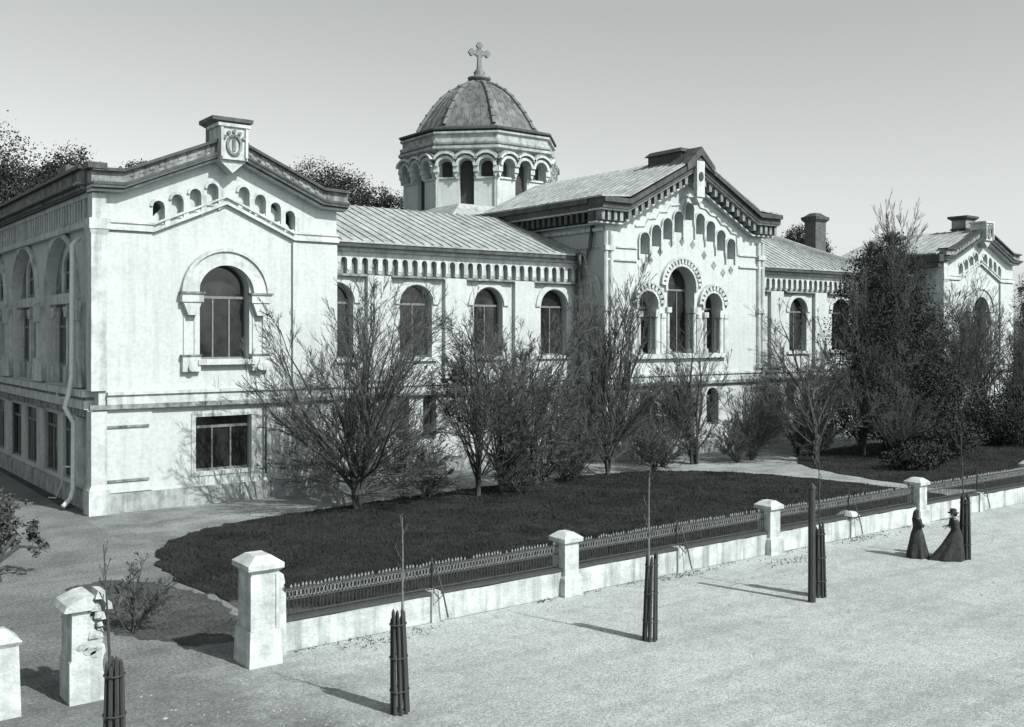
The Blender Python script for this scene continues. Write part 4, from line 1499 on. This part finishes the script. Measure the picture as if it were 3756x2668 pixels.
def woman(label, loc, face, H, lean, arm_fwd, hat, skirt):
    """local +X is the way she faces"""
    t = thing('person', label, 'person', loc)
    t.rotation_euler = (0, 0, face)
    k = H / 1.65
    def hand(sy, base):
        js, es = [], []
        bx, by, bz = base
        for f, (dy, L) in enumerate(((-.03, .075), (-.01, .085), (.01, .08), (.03, .065))):
            js += [((bx + .06, by + dy, bz), .0085), ((bx + .06 + L * .55, by + dy, bz - .012), .0085), ((bx + .06 + L, by + dy, bz - .05), .0075)]
        js += [((bx + .02, by - sy * .035, bz + .01), .009), ((bx + .07, by - sy * .055, bz - .005), .008)]
        return js
    J = [((0, 0, .93), .13), ((lean * .25, 0, 1.08), .105), ((lean * .6, 0, 1.24), .13), ((lean, 0, 1.36), .085), ((lean * 1.08, 0, 1.43), .05),
         ((lean * 1.15 + .01, 0, 1.49), .075), ((lean * 1.2 + .015, 0, 1.565), .088), ((lean * 1.2 + .01, 0, 1.62), .06), ((lean * 1.2 + .105, 0, 1.525), .016)]
    E_ = [(0, 1), (1, 2), (2, 3), (3, 4), (4, 5), (5, 6), (6, 7), (5, 8)]
    for sy in (1, -1):
        i = len(J)
        J += [((lean * .95, sy * .15, 1.35), .062), ((lean * .75 + arm_fwd * .35, sy * .21, 1.12), .047), ((lean * .8 + arm_fwd, sy * .13, 1.08 + arm_fwd * .25), .034), ((lean * .8 + arm_fwd + .06, sy * .12, 1.085 + arm_fwd * .25), .036)]
        E_ += [(3, i), (i, i + 1), (i + 1, i + 2), (i + 2, i + 3)]
        hj = hand(sy, J[i + 3][0])
        b = len(J)
        J += hj
        for f in range(4):
            E_ += [(i + 3, b + 3 * f), (b + 3 * f, b + 3 * f + 1), (b + 3 * f + 1, b + 3 * f + 2)]
        E_ += [(i + 3, b + 12), (b + 12, b + 13)]
        i2 = len(J)
        J += [((.02, sy * .09, .86), .095), ((.03, sy * .1, .48), .062), ((0, sy * .1, .09), .042), ((.13, sy * .11, .04), .036)]
        E_ += [(0, i2), (i2, i2 + 1), (i2 + 1, i2 + 2), (i2 + 2, i2 + 3)]
    J = [((p[0] * k, p[1] * k, p[2] * k), r * k) for p, r in J]
    skin_body('body', J, E_, t, 'skin', 0)
    # dress: skirt + bodice as one swept surface
    d = MB()
    rings = [(.015, skirt[0], .34, .30), (.2, skirt[0] * .75, .33, .29), (.5, skirt[0] * .38, .27, .25), (.8, skirt[0] * .12, .22, .215), (.98, 0, .165, .16), (1.08, lean * .25, .135, .13),
             (1.2, lean * .5 + .02, .165, .165), (1.3, lean * .8, .155, .185), (1.38, lean * 1.0, .1, .15), (1.43, lean * 1.08, .062, .062)]
    nk = 56
    vs, fs = [], []
    for z, cx_, rx, ry in rings:
        for j in range(nk):
            a = 2 * pi * j / nk
            fold = 1 + ((.13 * sin(a * 7 + cx_) + .06 * sin(a * 12 + 1)) * max(0, 1 - z / .9))
            ex = skirt[1] * max(0, 1 - z / 1.0) ** 1.4 if cos(a) > 0 else 0
            vs.append(((cx_ + (rx * fold + ex) * cos(a)) * k, ry * fold * sin(a) * k, z * k))
    for i in range(len(rings) - 1):
        for j in range(nk):
            j2 = (j + 1) % nk
            fs.append((i * nk + j, i * nk + j2, (i + 1) * nk + j2, (i + 1) * nk + j))
    d.add(vs, fs)
    def sleeve(sy):
        a = Vector((lean * .95, sy * .14, 1.36)) * k
        b = Vector((lean * .75 + arm_fwd * .35, sy * .215, 1.11)) * k
        c = Vector((lean * .8 + arm_fwd, sy * .13, 1.085 + arm_fwd * .25)) * k
        d.tube([a, a.lerp(b, .5), b, b.lerp(c, .6), c], [.1 * k, .085 * k, .075 * k, .065 * k, .05 * k], 10)
    sleeve(1)
    sleeve(-1)
    o = d.build('dress', 'cloth', None, True)
    o.parent = t
    hx = (lean * 1.2 + .01)
    h = MB()
    if hat:
        h.lathe(hx * k, 0, [(.1 * k, 1.57 * k), (.18 * k, 1.58 * k), (.185 * k, 1.595 * k), (.11 * k, 1.61 * k), (.105 * k, 1.7 * k), (.07 * k, 1.73 * k)], 20)
        o = h.build('hat', 'cloth2', None, True)
    else:
        vs, fs = [], []
        for i, (z, r0, sx) in enumerate([(1.34, .15, -.02), (1.42, .12, -.025), (1.5, .112, -.022), (1.58, .108, -.012), (1.64, .08, 0), (1.675, .03, 0)]):
            for j in range(17):
                a = radians(62 + 236 * j / 16) if z < 1.6 else radians(30 + 300 * j / 16)
                vs.append(((hx + sx + r0 * cos(a)) * k, r0 * .95 * sin(a) * k, z * k))
        for i in range(5):
            for j in range(16):
                fs.append((i * 17 + j, i * 17 + j + 1, (i + 1) * 17 + j + 1, (i + 1) * 17 + j))
        h.add(vs, fs)
        o = h.build('headscarf', 'cloth2', None, True)
        sm = o.modifiers.new('thick', 'SOLIDIFY')
        sm.thickness = .012
    o.parent = t
    if hat:
        hr = MB()
        hr.lathe((hx - .03) * k, 0, [(.03 * k, 1.44 * k), (.085 * k, 1.49 * k), (.098 * k, 1.56 * k), (.085 * k, 1.62 * k)], 14)
        o = hr.build('hair', 'cloth2', None, True)
        o.parent = t
    fa = MB()
    for sy in (-1, 1):
        fa.lathe((hx + .086) * k, sy * .032 * k, [(.003, 1.552 * k), (.011, 1.56 * k), (.003, 1.568 * k)], 6)
    fa.tube([((hx + .09) * k, -.025, 1.487 * k), ((hx + .095) * k, 0, 1.485 * k), ((hx + .09) * k, .025, 1.487 * k)], .005, 5)
    o = fa.build('face_feature', 'cloth2', None)
    o.parent = t
    return t

woman('smaller woman in a long black dress and headscarf, facing the woman in the hat', (33.0, 20.0, 0), radians(-35), 1.68, -.02, .17, False, (.0, .05))
woman('taller woman in a wide black skirt and brimmed hat leaning against the stake guard', (33.68, 18.95, 0), radians(138), 1.72, .06, .15, True, (.1, .46))

# ------------------------------------------------------------------ camera, light, sky
cam = bpy.data.cameras.new('camera')
co_ = bpy.data.objects.new('camera', cam)
COL.objects.link(co_)
co_.location = (0, 0, 7.9)
co_.rotation_euler = (radians(90), 0, -math.atan2(.6025, .798))
cam.sensor_width = 36
cam.lens = 36 * 2270 / 2286
cam.shift_y = -67 / 2286
cam.clip_end = 3000
cam.clip_start = .1
SC.camera = co_

EL, SX, SY = radians(43), .26, -1.0
az = math.atan2(SX, SY)
sun = bpy.data.lights.new('sun', 'SUN')
sun.energy = 4.6
sun.angle = radians(.55)
sun.color = (1, .975, .93)
so = bpy.data.objects.new('sun', sun)
COL.objects.link(so)
dv = Vector((sin(az) * cos(EL), cos(az) * cos(EL), sin(EL)))
so.rotation_euler = dv.to_track_quat('Z', 'Y').to_euler()

w = bpy.data.worlds.new('World')
SC.world = w
w.use_nodes = True
N, L = w.node_tree.nodes, w.node_tree.links
bg = N['Background']
sky = N.new('ShaderNodeTexSky')
sky.sky_type = 'NISHITA'
sky.sun_disc = False
sky.sun_elevation = EL
sky.sun_rotation = az
sky.air_density = 1.0
sky.dust_density = 1.8
sky.altitude = 100
bw = N.new('ShaderNodeRGBToBW')                   # monochrome plate: the sky keeps its brightness, not its blue
L.new(sky.outputs['Color'], bw.inputs['Color'])
tn = N.new('ShaderNodeMix')
tn.data_type = 'RGBA'
tn.blend_type = 'MULTIPLY'
tn.inputs[0].default_value = 1
tn.inputs[7].default_value = (.95, 1.0, .99, 1)
L.new(bw.outputs['Val'], tn.inputs[6])
L.new(tn.outputs[2], bg.inputs['Color'])
bg.inputs['Strength'].default_value = .15

SC.view_settings.view_transform = 'Standard'
SC.view_settings.look = 'None'
SC.view_settings.gamma = 1
SC.view_settings.exposure = .44
